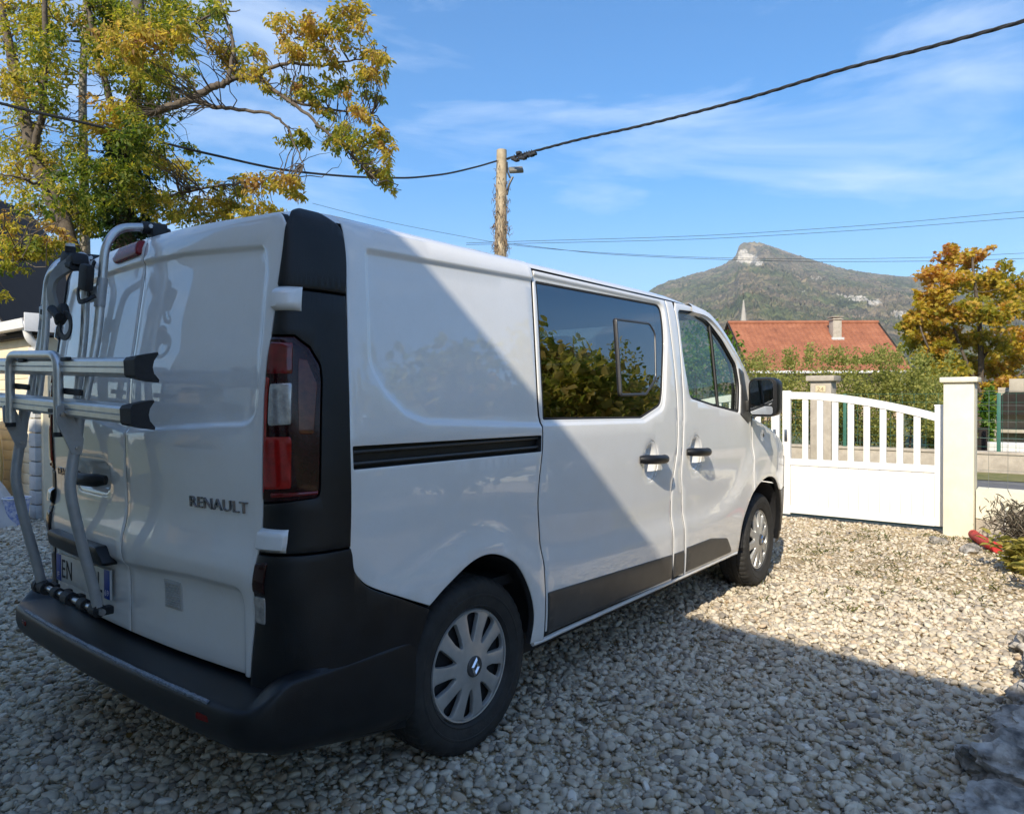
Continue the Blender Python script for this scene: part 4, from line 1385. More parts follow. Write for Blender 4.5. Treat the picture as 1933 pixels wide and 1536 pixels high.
def scatter_pebbles(name, poly, density, dmin, r0, seed, smin, smax, z=0.0, patchy=False):
    """loose pebbles on a patch of the yard (geometry nodes, one object)"""
    o = put(name, mesh_from(name, [(x, y, z) for x, y in poly], [tuple(range(len(poly)))]), M['pebble'], None, 0)
    ng = bpy.data.node_groups.new(name, 'GeometryNodeTree')
    ng.interface.new_socket('Geometry', in_out='INPUT', socket_type='NodeSocketGeometry')
    ng.interface.new_socket('Geometry', in_out='OUTPUT', socket_type='NodeSocketGeometry')
    nd, lk = ng.nodes, ng.links
    gi, go = nd.new('NodeGroupInput'), nd.new('NodeGroupOutput')
    dp = nd.new('GeometryNodeDistributePointsOnFaces'); dp.distribute_method = 'POISSON'
    dp.inputs['Distance Min'].default_value = dmin; dp.inputs['Density Max'].default_value = density; dp.inputs['Seed'].default_value = seed
    lk.new(gi.outputs[0], dp.inputs['Mesh'])
    if patchy:                        # earth shows through in patches
        p0 = nd.new('GeometryNodeInputPosition')
        nz0 = nd.new('ShaderNodeTexNoise'); nz0.inputs['Scale'].default_value = 1.7; nz0.inputs['Detail'].default_value = 4
        lk.new(p0.outputs[0], nz0.inputs['Vector'])
        m0 = nd.new('ShaderNodeMapRange'); m0.inputs['From Min'].default_value = .44; m0.inputs['From Max'].default_value = .62; m0.inputs['To Min'].default_value = .12
        lk.new(nz0.outputs['Fac'], m0.inputs['Value']); lk.new(m0.outputs[0], dp.inputs['Density Factor'])
    jn = nd.new('GeometryNodeJoinGeometry')
    for k in range(6):
        ic = nd.new('GeometryNodeMeshIcoSphere'); ic.inputs['Radius'].default_value = r0; ic.inputs['Subdivisions'].default_value = 2
        ps = nd.new('GeometryNodeInputPosition')
        nz = nd.new('ShaderNodeTexNoise'); nz.noise_dimensions = '4D'; nz.inputs['Scale'].default_value = 52 * .017 / r0; nz.inputs['W'].default_value = 3.1 * k + seed; nz.inputs['Detail'].default_value = 1.5
        lk.new(ps.outputs[0], nz.inputs['Vector'])
        sb = nd.new('ShaderNodeVectorMath'); sb.operation = 'SUBTRACT'; sb.inputs[1].default_value = (.5, .5, .5)
        lk.new(nz.outputs['Color'], sb.inputs[0])
        sc = nd.new('ShaderNodeVectorMath'); sc.operation = 'SCALE'; sc.inputs['Scale'].default_value = r0 * 2.1
        lk.new(sb.outputs[0], sc.inputs[0])
        sp = nd.new('GeometryNodeSetPosition'); lk.new(ic.outputs['Mesh'], sp.inputs['Geometry']); lk.new(sc.outputs[0], sp.inputs['Offset'])
        tf = nd.new('GeometryNodeTransform'); tf.inputs['Scale'].default_value = [(1.25, .9, .62), (1.1, .95, .55), (1.4, .85, .6), (1.0, .9, .75), (1.3, 1.0, .5), (1.05, .8, .7)][k]
        lk.new(sp.outputs[0], tf.inputs['Geometry'])
        ss_ = nd.new('GeometryNodeSetShadeSmooth'); lk.new(tf.outputs[0], ss_.inputs['Geometry'])
        sm = nd.new('GeometryNodeSetMaterial'); sm.inputs['Material'].default_value = M['pebble']; lk.new(ss_.outputs[0], sm.inputs['Geometry'])
        gt = nd.new('GeometryNodeGeometryToInstance'); lk.new(sm.outputs[0], gt.inputs[0])
        lk.new(gt.outputs[0], jn.inputs[0])
    ip = nd.new('GeometryNodeInstanceOnPoints'); ip.inputs['Pick Instance'].default_value = True
    lk.new(dp.outputs['Points'], ip.inputs['Points']); lk.new(jn.outputs[0], ip.inputs['Instance'])
    ri = nd.new('FunctionNodeRandomValue'); ri.data_type = 'INT'; ri.inputs[4].default_value = 0; ri.inputs[5].default_value = 5; ri.inputs['Seed'].default_value = seed + 1
    lk.new(ri.outputs[2], ip.inputs['Instance Index'])
    rr_ = nd.new('FunctionNodeRandomValue'); rr_.data_type = 'FLOAT_VECTOR'; rr_.inputs[0].default_value = (-.45, -.45, 0); rr_.inputs[1].default_value = (.45, .45, 6.283); rr_.inputs['Seed'].default_value = seed + 2
    lk.new(rr_.outputs[0], ip.inputs['Rotation'])
    rs = nd.new('FunctionNodeRandomValue'); rs.data_type = 'FLOAT'; rs.inputs[2].default_value = 0; rs.inputs[3].default_value = 1; rs.inputs['Seed'].default_value = seed + 3
    pw = nd.new('ShaderNodeMath'); pw.operation = 'POWER'; pw.inputs[1].default_value = 2.6; lk.new(rs.outputs[1], pw.inputs[0])
    mr = nd.new('ShaderNodeMapRange'); mr.inputs['To Min'].default_value = smin; mr.inputs['To Max'].default_value = smax; lk.new(pw.outputs[0], mr.inputs['Value'])
    lk.new(mr.outputs[0], ip.inputs['Scale'])
    # settle at slightly different heights
    ti = nd.new('GeometryNodeTranslateInstances')
    rz_ = nd.new('FunctionNodeRandomValue'); rz_.data_type = 'FLOAT_VECTOR'; rz_.inputs[0].default_value = (0, 0, -.004); rz_.inputs[1].default_value = (0, 0, .011); rz_.inputs['Seed'].default_value = seed + 4
    lk.new(ip.outputs[0], ti.inputs['Instances']); lk.new(rz_.outputs[0], ti.inputs['Translation'])
    lk.new(ti.outputs[0], go.inputs[0])
    md = o.modifiers.new('pebbles', 'NODES'); md.node_group = ng
    stuff(o)
    return o
g1 = scatter_pebbles('gravel', [(-1.0, -2.75), (4.6, -2.75), (4.6, 1.2), (-1.0, 1.2)], 6800, .0092, .0104, 3, .45, 2.2)
g2 = scatter_pebbles('gravel', [(4.6, -2.75), (7.3, -2.75), (7.3, 1.0), (4.6, 1.0)], 2300, .013, .0125, 13, .45, 1.6, patchy=True)
g3 = scatter_pebbles('gravel', [(-1.0, 1.2), (2.6, 1.2), (2.6, 7.0), (-1.0, 7.0)], 2600, .014, .014, 23, .5, 1.8)
for g, l in ((g1, 'pale rounded river pebbles covering the yard beside the van'), (g2, 'finer sunlit gravel between the van and the white gate'), (g3, 'grey pebbles on the far side of the van\'s rear')):
    tag(g, l, 'gravel')

# ------------------------------------------------------------------ foliage tools
def unit(a):
    return a / np.maximum(np.linalg.norm(a, axis=1, keepdims=True), 1e-9)
LEAF = {
    'lance': (np.array([(0, 0, 0), (.5, 0, 0), (1, 0, -.12), (.32, .5, .10), (.72, .36, .06), (.32, -.5, .10), (.72, -.36, .06)], float),
              [(0, 1, 3), (1, 4, 3), (1, 2, 4), (0, 5, 1), (1, 5, 6), (1, 6, 2)]),
    'maple': (np.array([(0, 0, 0), (.10, .45, .05), (.38, .30, .03), (.62, .62, .0), (.66, .22, .03), (1.0, 0, -.08), (.66, -.22, .03), (.62, -.62, 0), (.38, -.30, .03), (.10, -.45, .05), (.4, 0, .05)], float),
              [(0, 1, 10), (1, 2, 10), (2, 3, 10), (3, 4, 10), (4, 5, 10), (5, 6, 10), (6, 7, 10), (7, 8, 10), (8, 9, 10), (9, 0, 10)]),
    'small': (np.array([(0, 0, 0), (.5, .5, .10), (1, 0, -.05), (.5, -.5, .10)], float), [(0, 2, 1), (0, 3, 2)]),
}
def leaf_mesh(name, pos, axis, length, width, tone, kind, seed=0):
    rng = np.random.default_rng(seed)
    n = len(pos)
    T, F = LEAF[kind]
    ax = unit(axis)
    rnd = unit(rng.normal(size=(n, 3)) * np.array((.7, .7, .4)) + np.array((0, 0, 1.0)))
    side = unit(np.cross(rnd, ax))
    nor = np.cross(ax, side)
    L_ = length[:, None, None]; W_ = width[:, None, None]
    V = (pos[:, None] + ax[:, None] * T[None, :, 0:1] * L_ + side[:, None] * T[None, :, 1:2] * W_ + nor[:, None] * T[None, :, 2:3] * L_)
    m = len(T)
    V = V.reshape(-1, 3)
    Fa = np.array(F)
    faces = (Fa[None] + (np.arange(n) * m)[:, None, None]).reshape(-1, 3)
    me = bpy.data.meshes.new(name)
    me.vertices.add(len(V)); me.vertices.foreach_set('co', V.ravel())
    me.loops.add(faces.size); me.loops.foreach_set('vertex_index', faces.ravel().astype(np.int32))
    me.polygons.add(len(faces)); me.polygons.foreach_set('loop_start', np.arange(0, faces.size, 3, dtype=np.int32))
    me.update(); me.validate()
    at_ = me.attributes.new('tone', 'FLOAT', 'FACE')
    at_.data.foreach_set('value', np.repeat(tone, len(F)).astype(np.float32))
    return me

def crown_points(clumps, rng):
    """clumps: (centre, radius xyz, count, tone, tone spread)"""
    P_, T_ = [], []
    for c, r_, n, tone, sp in clumps:
        d = rng.normal(size=(n, 3))
        d = unit(d) * (rng.random((n, 1)) ** .45)
        # ragged: sub-clumps
        k = max(1, n // 34)
        sub = unit(rng.normal(size=(k, 3))) * (rng.random((k, 1)) ** .5)
        pick_ = rng.integers(0, k, n)
        q = sub[pick_] + d * .36
        P_.append(np.array(c) + q * np.array(r_))
        tt = rng.normal(size=k) * sp
        T_.append(tone + tt[pick_] + rng.normal(size=n) * sp * .7)
    return np.concatenate(P_), np.clip(np.concatenate(T_), 0.01, .99)

def twigs(mb, start, targets, rng, r0, sag=.0):
    """thin branches from the nearest point of `start` (list of points) to each target"""
    S = np.array([list(q) for q in start])
    for t in targets:
        t = np.array(t)
        d = np.linalg.norm(S - t, axis=1) + np.maximum(0, S[:, 2] - t[2]) * .4
        a = S[d.argmin()]
        L_ = np.linalg.norm(t - a)
        if L_ < .05:
            continue
        pts = []
        k = 6
        off = rng.normal(size=3) * L_ * .10
        for i in range(k + 1):
            f = i / k
            p = a + (t - a) * f + off * math.sin(math.pi * f) + rng.normal(size=3) * L_ * .03 * (0 < i < k)
            p[2] -= sag * L_ * math.sin(math.pi * f)
            pts.append(p)
        mb.tube(pts, [r0 * (1 - .75 * i / k) for i in range(k + 1)], 5, cap=False)

# ------------------------------------------------------------------ trees at the left
M['walnut'] = leaf_mat('walnut_leaves', [(0, (.04, .075, .014)), (.25, (.115, .165, .024)), (.45, (.29, .29, .045)), (.62, (.52, .42, .075)), (.78, (.47, .32, .09)), (.9, (.33, .19, .065)), (1, (.20, .10, .04))], .55)
M['ivy'] = leaf_mat('ivy_leaves', [(0, (.010, .022, .008)), (.5, (.025, .055, .014)), (1, (.07, .12, .025))], .2, .35)
wd = 12.0
def wt_(u, v, dd=0.0):
    return at(u, v, wd + dd)
rngw = np.random.default_rng(5)
tree = thing('walnut_tree', tuple(fr(12.2, -7.0, 0)), 'tall autumn walnut tree with yellow leaves behind the van\'s rear', 'tree')
T0 = tree.location.copy()
def rel(mb):
    mb.v = [tuple(Vector(q) - T0) for q in mb.v]
    return mb
limbs = [
    ([fr(12.2, -6.75, -.1), wt_(150, 560, .1), wt_(130, 450), wt_(95, 360), wt_(62, 290), wt_(40, 190, .2), wt_(15, 70, .4), wt_(-20, -80, .6)], .16, .06),
    ([wt_(62, 290), wt_(80, 200, -.2), wt_(85, 90, -.4), wt_(80, -60, -.5)], .09, .05),
    ([fr(12.6, -6.1, -.1), wt_(243, 520, .4), wt_(240, 400, .4), wt_(240, 300, .5), wt_(252, 200, .4), wt_(258, 120, .4), wt_(262, 0, .5), wt_(265, -90, .6)], .17, .08),
    ([wt_(240, 300, .5), wt_(200, 160, .2), wt_(175, 60, .1), wt_(160, -60, .1)], .10, .05),
    ([wt_(252, 225, .4), wt_(310, 205), wt_(360, 188, -.3), wt_(400, 165, -.4), wt_(430, 155, -.5)], .10, .075),
    ([wt_(360, 188, -.3), wt_(400, 200, -.6), wt_(450, 207, -.8), wt_(520, 220, -1.0), wt_(548, 255, -1.0), wt_(572, 312, -1.1)], .060, .012),
    ([wt_(430, 155, -.5), wt_(480, 145, -.6), wt_(540, 188, -.8), wt_(590, 225, -1.0), wt_(640, 270, -1.1), wt_(690, 320, -1.2), wt_(715, 345, -1.2)], .060, .010),
    ([wt_(480, 145, -.6), wt_(540, 120, -.5), wt_(610, 125, -.4), wt_(670, 112, -.4), wt_(725, 110, -.4)], .050, .010),
    ([wt_(540, 120, -.5), wt_(590, 75, -.6), wt_(650, 30, -.7), wt_(690, 5, -.7)], .035, .008),
    ([wt_(540, 188, -.8), wt_(620, 205, -.6), wt_(700, 215, -.5), wt_(735, 250, -.5)], .035, .008),
    ([wt_(430, 155, -.5), wt_(440, 90, -.3), wt_(420, 20, -.2), wt_(400, -60, -.1)], .05, .02),
    ([wt_(258, 120, .4), wt_(330, 70, .1), wt_(400, 30, -.2), wt_(455, 20, -.3)], .05, .012),
    ([wt_(240, 400, .4), wt_(320, 370, .2), wt_(420, 350, 0), wt_(520, 335, -.2), wt_(565, 345, -.3)], .045, .008),
    ([wt_(130, 450), wt_(90, 470, -.5), wt_(40, 490, -1.0), wt_(-30, 510, -1.2)], .04, .012),
    ([wt_(95, 360), wt_(50, 340, -.6), wt_(0, 330, -.9)], .05, .015),
    ([wt_(40, 190, .2), wt_(-20, 150, .2)], .05, .02),
]
allp = []
trunk_mb = MB()
for pts, ra, rb in limbs:
    c = crv([tuple(q) for q in pts], 5)
    n = len(c)
    kk = 1.0 if ra > .15 else .68
    trunk_mb.tube([q + rngw.normal(size=3) * .012 for q in c], [kk * (ra + (rb - ra) * i / (n - 1)) for i in range(n)], 10 if ra > .08 else 7)
    allp += [q for q in c]
cl = []
def clump(u, v, ru, rv, n, tone, sp=.10, dd=0.0, dr=1.0, w=wd):
    k = w / 1357.6
    c = at(u, v, w + dd)
    # radii: sideways along the picture, depth, height
    return (tuple(c), ru * k, rv * k, dr, n, tone, sp)
spec = [(45, 200, 50, 60, 200, .50), (75, 150, 40, 60, 200, .38), (85, 60, 40, 60, 200, .42), (120, 380, 45, 45, 200, .42), (95, 310, 45, 45, 180, .50), (300, 150, 50, 30, 200, .42), (250, 270, 50, 40, 240, .30), (210, 20, 50, 40, 240, .45), (120, 30, 60, 50, 260, .48), (330, 5, 60, 40, 260, .40), (60, 15, 60, 40, 260, .55), (270, 50, 60, 40, 260, .50), (230, 130, 50, 40, 260, .45), (150, 250, 50, 50, 160, .45), (40, 60, 70, 70, 330, .52), (95, 110, 60, 60, 280, .42), (25, 150, 60, 50, 260, .58), (40, 250, 60, 60, 200, .55), (110, 200, 50, 50, 130, .40),
        (30, 330, 60, 60, 300, .60), (70, 290, 60, 50, 240, .55), (55, 380, 60, 40, 200, .50), (20, 420, 40, 40, 120, .62),
        (190, 40, 60, 60, 420, .30), (240, 20, 60, 50, 380, .38), (310, 30, 60, 50, 360, .40), (190, 110, 40, 60, 200, .32),
        (255, 80, 70, 40, 420, .72), (320, 85, 45, 45, 260, .55), (215, 80, 45, 40, 240, .62), (290, 120, 50, 30, 240, .60),
        (345, 60, 40, 40, 180, .42), (390, 30, 50, 40, 150, .40), (350, 140, 40, 30, 110, .45), (410, 20, 40, 30, 100, .34),
        (215, 210, 50, 40, 220, .58), (200, 240, 50, 30, 200, .66), (250, 190, 50, 40, 220, .40), (300, 200, 50, 40, 220, .30), (270, 240, 45, 40, 200, .33), (330, 175, 40, 25, 120, .48),
        (160, 320, 70, 50, 420, .30), (190, 370, 70, 50, 460, .26), (140, 395, 50, 40, 240, .45), (170, 420, 60, 40, 300, .34), (255, 350, 60, 60, 300, .28), (300, 300, 60, 40, 230, .45), (335, 330, 50, 40, 200, .52), (300, 385, 60, 40, 260, .45), (360, 290, 40, 30, 90, .40),
        (420, 100, 40, 30, 190, .66), (445, 125, 40, 30, 190, .70), (480, 140, 35, 30, 150, .60), (470, 95, 35, 25, 90, .66),
        (545, 55, 45, 35, 170, .66), (590, 60, 40, 35, 170, .70), (640, 40, 45, 35, 160, .66), (665, 20, 40, 30, 130, .60), (560, 100, 45, 30, 190, .62), (620, 95, 45, 30, 150, .68), (680, 80, 35, 35, 110, .66), (715, 110, 28, 35, 110, .66), (690, 130, 40, 30, 110, .62), (730, 140, 20, 25, 60, .60),
        (555, 165, 40, 22, 140, .50), (600, 165, 45, 25, 150, .42), (640, 155, 40, 25, 110, .55), (670, 200, 40, 30, 120, .64), (700, 180, 30, 25, 80, .55), (600, 200, 30, 20, 80, .55), (640, 245, 40, 25, 150, .46), (620, 270, 28, 20, 90, .52), (660, 270, 40, 30, 150, .45), (710, 265, 35, 30, 150, .58), (732, 290, 18, 30, 90, .62), (690, 300, 35, 25, 120, .44), (715, 330, 25, 25, 110, .50), (732, 352, 14, 16, 60, .58), (530, 255, 40, 14, 60, .40), (570, 255, 25, 14, 50, .42), (585, 280, 20, 18, 50, .48),
        (400, 380, 60, 30, 230, .55), (450, 375, 50, 30, 210, .60), (500, 350, 45, 25, 190, .68), (545, 345, 35, 22, 130, .66), (480, 395, 60, 22, 200, .58), (350, 400, 60, 30, 240, .45), (430, 340, 40, 25, 100, .62), (560, 370, 30, 18, 60, .64), (410, 410, 60, 20, 180, .48),
        (40, 470, 70, 22, 260, .46), (95, 462, 45, 25, 190, .44), (10, 500, 40, 20, 110, .44), (120, 420, 40, 30, 110, .60), (110, 445, 25, 20, 70, .72), (0, 560, 14, 40, 30, .45)]
pos, ton = [], []
for u, v, ru, rv, n, tone in spec:
    n = int(n * 2.2)
    dd = rngw.normal() * .45 if u > 380 else rngw.normal() * .9
    if u > 460 and v < 360:
        dd -= .7
    if v > 440:
        dd = -1.0
    c = at(u, v, wd + dd)
    k = (wd + dd) / 1357.6
    m = max(1, n // 30)
    sub = unit(rngw.normal(size=(m, 3))) * (rngw.random((m, 1)) ** .5)
    pk = rngw.integers(0, m, n)
    d = unit(rngw.normal(size=(n, 3))) * (rngw.random((n, 1)) ** .5) * np.array((.42, .42, .40)) + sub[pk]
    R3 = np.array([list(rgt), list(fwd), [0, 0, 1]])
    q = d * np.array((ru * k * .85, .45, rv * k * .85))
    pos.append(np.array(c) + q @ R3)
    tt = rngw.normal(size=m) * .10
    ton.append(tone + tt[pk] + rngw.normal(size=n) * .09)
    twigs(trunk_mb, allp, [np.array(c) + (sub[i] * np.array((ru * k * .8, .4, rv * k * .8))) @ R3 for i in range(min(m, 9))], rngw, .010)
pos = np.concatenate(pos); ton = np.clip(np.concatenate(ton), .01, .99)
nl = len(pos)
axis = rngw.normal(size=(nl, 3)) * np.array((1, 1, .5)) + np.array((0, 0, -.75))
ln = rngw.uniform(.050, .115, nl)
rel(trunk_mb).build('trunk', M['bark'], tree, 60)
lm = leaf_mesh('crown', pos - np.array(T0), axis, ln, ln * rngw.uniform(.34, .5, nl), ton, 'lance', 3)
put('crown', lm, M['walnut'], tree, 0)
# ivy wrapped round the second stem
n = 5200
c = np.array(crv([tuple(q) for q in limbs[2][0]], 40))
c = c[(c[:, 2] > 1.5) & (c[:, 2] < 5.9)]
i = RNG.integers(0, len(c), n)
a = RNG.uniform(0, 2 * math.pi, n)
rad = .20 + .20 * RNG.random(n) ** 2 + .10 * np.sin(c[i, 2] * 3 + a * 2)
q = c[i] + np.stack([np.cos(a) * rad, np.sin(a) * rad, RNG.normal(size=n) * .05], 1)
ax_ = np.stack([np.cos(a), np.sin(a), RNG.uniform(-1.4, .1, n)], 1)
ln = RNG.uniform(.05, .09, n)
put('ivy', leaf_mesh('ivy', q - np.array(T0), ax_, ln, ln * .9, RNG.uniform(.05, .95, n), 'maple', 4), M['ivy'], tree, 0)

# pale slim stem standing between the walnut's stems
birch = thing('slim_tree', tuple(fr(13.4, -7.9, 0)), 'slim pale mottled bare stem rising through the walnut\'s leaves', 'tree')
b = MB()
c = crv([tuple(Vector(q) - birch.location) for q in [fr(13.4, -7.9, 0), at(160, 440, 13.4), at(158, 300, 13.4), at(156, 180, 13.4), at(160, 60, 13.4), at(165, -60, 13.4)]], 6)
n = len(c)
b.tube(c, [.10 - .05 * i / n for i in range(n)], 10)
b.build('trunk', M['birchbark'], birch, 60)
b = MB()
rb_ = np.random.default_rng(9)
start = [q for q in c]
tg_ = []
for k in range(70):
    q = np.array(c[rb_.integers(n // 3, n)])
    tg_.append(q + np.array(rgt) * rb_.normal() * .9 + np.array((0, 0, rb_.uniform(.1, 1.3))) + rb_.normal(size=3) * .25)
twigs(b, start, tg_, rb_, .012)
# purple haze of fine bare twigs
more = []
for k in range(260):
    a0 = np.array(tg_[rb_.integers(0, len(tg_))])
    more.append(a0 + rb_.normal(size=3) * np.array((.5, .5, .35)))
twigs(b, tg_, more, rb_, .005)
b.build('crown', M['bark'], birch, 60)

# ------------------------------------------------------------------ shed, barn and odds and ends at the left
shed = thing('garden_shed', (1.95, 9.4, 0), 'cream boarded garden shed with white gutter and grey quoins', 'shed')
SO = shed.location.copy()
sx_, sy0, sy1, sh_ = 1.95, 6.42, 12.4, 2.06
def sb(mb, name, mat, par=None):
    mb.v = [tuple(Vector(q) - SO) for q in mb.v]
    return mb.build(name, mat, par or shed)
sb(MB().box((sx_ + 1.6, (sy0 + sy1) / 2, sh_ / 2), (3.16, sy1 - sy0 - .02, sh_)), 'wall', M['cream_boards'])
k = 0
z = .02
while z < sh_ - .05:
    sb(MB().box((sx_ - .004, (sy0 + .30 + sy1) / 2, z + .060), (.026, sy1 - sy0 - .30, .116), Matrix.Rotation(R(-4), 3, 'Y'), bev=.003), 'board', M['cream_boards'])
    z += .122
M['quoin'] = simple('grey_white_quoin_block', (.50, .50, .49), .8, noise=.10, scale=10, bump=.2, bscale=80)
for k in range(12):
    z0 = .01 + k * .163
    sb(MB().box((sx_ + .03, sy0 + .17, z0 + .078), (.15, .20, .152), bev=.016), 'quoin', M['quoin'])
# roof slope towards the yard
rf = MB()
rf.prism([(sx_ - .10, 2.16), (sx_ - .08, 2.24), (sx_ + 1.7, 2.86), (sx_ + 3.7, 2.24), (sx_ + 3.7, 2.16), (sx_ + 1.7, 2.77)], 1, 0, 1)
rf.v = [(x, sy0 - .22 + y * (sy1 - sy0 + .4), z) for x, y, z in rf.v]
roof_s = sb(rf, 'roof', M['greyroof'])
sb(MB().box((sx_ - .05, (sy0 + sy1) / 2, 2.09), (.12, sy1 - sy0 + .3, .05)), 'soffit', M['darkwood'])
gp = MB()
gp.prism([(-.075, 0), (-.06, -.10), (.05, -.10), (.06, 0), (.05, 0), (.042, -.09), (-.052, -.09), (-.065, 0)], 1, 0, 1)
gp.v = [(x + sx_ - .17, sy0 - .20 + y * (sy1 - sy0 + .35), z + 2.24) for x, y, z in gp.v]
sb(gp, 'gutter', M['whitepvc'])
sb(MB().box((sx_ - .02, sy0 - .23, 2.20), (.42, .014, .20), bev=.003), 'gutter_end', M['whitepvc'])
sb(MB().tube(arc_path([(sx_ - .16, sy0 - .08, 2.14), (sx_ - .14, sy0 - .08, 2.03), (sx_ - .04, sy0 - .07, 1.94), (sx_ - .04, sy0 - .07, 1.45)], .06), .042, 14), 'downpipe', M['whitepvc'])
# round-edged cream leaf leaning on the shed wall
panel_b = tag(MB().prism([(7.02 + .62 * math.cos(a) * (1 if math.cos(a) < 0 else .9) + .55, .62 + .62 * math.sin(a)) for a in np.linspace(0, 2 * math.pi, 40, endpoint=False)], 0, 1.70, 1.735).build('round_table_top', simple('cream_table_top', (.72, .66, .50), .6, noise=.06), None), 'round cream table top leaning against the shed boards', 'table top')
b = MB()
b.tube([(1.715, 7.57 + .625 * math.cos(a) * (1 if math.cos(a) < 0 else .9), .62 + .625 * math.sin(a)) for a in np.linspace(0, 2 * math.pi, 49)], .016, 8, cap=False)
tr_ = b.build('rim', simple('golden_table_rim', (.42, .27, .08), .5, noise=.2), None)
tr_.parent = panel_b
# folded parasol cloth cone, two tones
M['tarp'] = simple('white_tarp', (.52, .51, .50), .8, noise=.08, scale=8)
M['tarpdark'] = simple('dark_tarp_patch', (.10, .10, .13), .8, noise=.15)
M['bluepat'] = simple('blue_white_pattern', (.05, .12, .45), .4, col2=(.70, .72, .76), scale=26)
tp = thing('folded_tarp', (1.45, 6.55, 0), 'white and dark folded tarpaulin slumped in front of the shed', 'tarpaulin')
for k, (m_, s_) in enumerate((('tarp', 1.0), ('tarpdark', .62))):
    b = MB()
    prof = []
    vs_, fs_ = [], []
    nn = 28
    for i, (r_, h_) in enumerate([(.36, 0), (.33, .06), (.25, .22), (.16, .40), (.07, .56), (.015, .62)]):
        for j in range(nn):
            a = 2 * math.pi * j / nn
            rr_ = r_ * s_ * (1 + .16 * math.sin(a * 5 + i * .4) + .08 * math.sin(a * 9))
            vs_.append((rr_ * math.cos(a) + k * -.13, rr_ * math.sin(a) - k * .12, h_ * (1 if k == 0 else .55)))
    for i in range(5):
        for j in range(nn):
            fs_.append((i*nn + j, i*nn + (j+1) % nn, (i+1)*nn + (j+1) % nn, (i+1)*nn + j))
    b.add(vs_, fs_)
    b.build('cloth' if k == 0 else 'dark_patch', M[m_], tp, 60)
bk = thing('patterned_bucket', (1.66, 6.28, 0), 'blue and white patterned bucket standing beside the shed', 'bucket')
MB().lathe([(0, .005), (.095, .005), (.12, .26), (.128, .30), (.122, .30), (.112, .26), (.09, .02), (0, .02)], 28).build('body', M['bluepat'], bk)
MB().tube([(.128 * math.cos(a), .128 * math.sin(a), .30) for a in np.linspace(0, 2 * math.pi, 33)], .008, 8, cap=False).build('rim', M['whitepvc'], bk)

barn = thing('dark_barn', tuple(fr(15.5, -11.5, 0)), 'dark timber barn gable half hidden by branches', 'barn', rz=math.atan2(fwd.y, fwd.x))
# local x: away from the viewpoint, local y: to its left
bw = MB(); bw.prism([(-4.2, 0), (.62, 0), (.62, 3.2), (-1.8, 6.35), (-4.2, 3.4)], 0, 0, 4.0)
bw.build('wall', M['darkwood'], barn)
for k in range(20):
    y0 = -.60 + k * -.0 + k * .24 - 4.2 + .72 - .0
barn_roof = MB()
barn_roof.prism([(-1.8, 6.30), (.95, 2.72), (1.08, 2.82), (-1.8, 6.55), (-4.9, 2.9), (-4.8, 2.75)], 0, -.55, 4.4)
barn_roof.build('roof', simple('dark_slate_roof', (.011, .009, .008), .8, noise=.3, scale=5), barn)
bb_ = MB(); bb_.tube([(-.57, -1.8, 6.42), (-.57, 1.0, 2.77)], .07, 4)
bb_.build('barge_board', simple('grey_barge_board', (.24, .24, .25), .7, noise=.15), barn)
for ob in barn.children:
    for v in ob.data.vertices:
        v.co.y = -v.co.y
    ob.data.flip_normals()

# ------------------------------------------------------------------ gate, pillars, low wall with wire fence
GX = 7.22
def gate_leaf(label, loc):
    g = thing('garden_gate', loc, label, 'gate', 'leaves of the driveway gate')
    # local y runs 0 (meeting stile, tall) to -1.53 (hinge stile)
    def p(mb, name):
        return mb.build(name, M['pvc'], g)
    p(MB().box((0, -.055, .735), (.055, .085, 1.39), bev=.006), 'meeting_stile')
    p(MB().box((0, -1.555, .66), (.055, .085, 1.20), bev=.006), 'hinge_stile')
    p(MB().box((0, -1.555, 1.268), (.066, .096, .018), bev=.007), 'stile_cap')
    ys = np.linspace(-.10, -1.512, 22)
    top = lambda y: 1.193 + .222 * math.cos(min(1, (-y - .10) / 1.41) * math.pi / 2) ** .9 if y > -1.51 else 1.193
    b = MB()
    vs_, fs_ = [], []
    for y in ys:
        t = top(y)
        for dx, dz in ((-.022, 0), (.022, 0), (.022, -.078), (-.022, -.078)):
            vs_.append((dx, y, t + dz))
    for i in range(len(ys) - 1):
        for k in range(4):
            fs_.append((i*4 + k, i*4 + (k+1) % 4, i*4 + 4 + (k+1) % 4, i*4 + 4 + k))
    fs_ += [(3, 2, 1, 0), tuple((len(ys) - 1) * 4 + k for k in range(4))]
    b.add(vs_, fs_); p(b, 'top_rail')
    p(MB().box((0, -.806, .630), (.046, 1.42, .072), bev=.005), 'middle_rail')
    p(MB().box((0, -.806, .095), (.046, 1.42, .075), bev=.005), 'bottom_rail')
    for k in range(8):
        y = -.10 - 1.412 * (k + 1) / 9
        t = top(y) - .073
        p(MB().box((0, y, (t + .662) / 2), (.024, .062, t - .662), bev=.003), 'picket')
    for k in range(14):
        y = -.10 - 1.412 * (k + .5) / 14
        p(MB().box((0, y, .364), (.022, 1.412 / 14 - .0025, .468), bev=.0015), 'board')
    for z in (.30, 1.02):
        b = MB(); b.tube([(-.01, -1.612, z - .05), (-.01, -1.612, z + .05)], .012, 10); b.build('hinge', M['steel'], g)
    MB().box((-.036, -.055, .93), (.02, .035, .13), bev=.006).build('latch_plate', M['steel'], g)
    return g
ga = gate_leaf('white slatted gate leaf with a sloping arched top beside the cream pillar', (GX, -.06, .0))
gb = copy_tree(ga)
gb.location = (GX, -.045, 0); gb.scale = (1, -1, 1)
gb['label'] = 'other white gate leaf hidden behind the van'
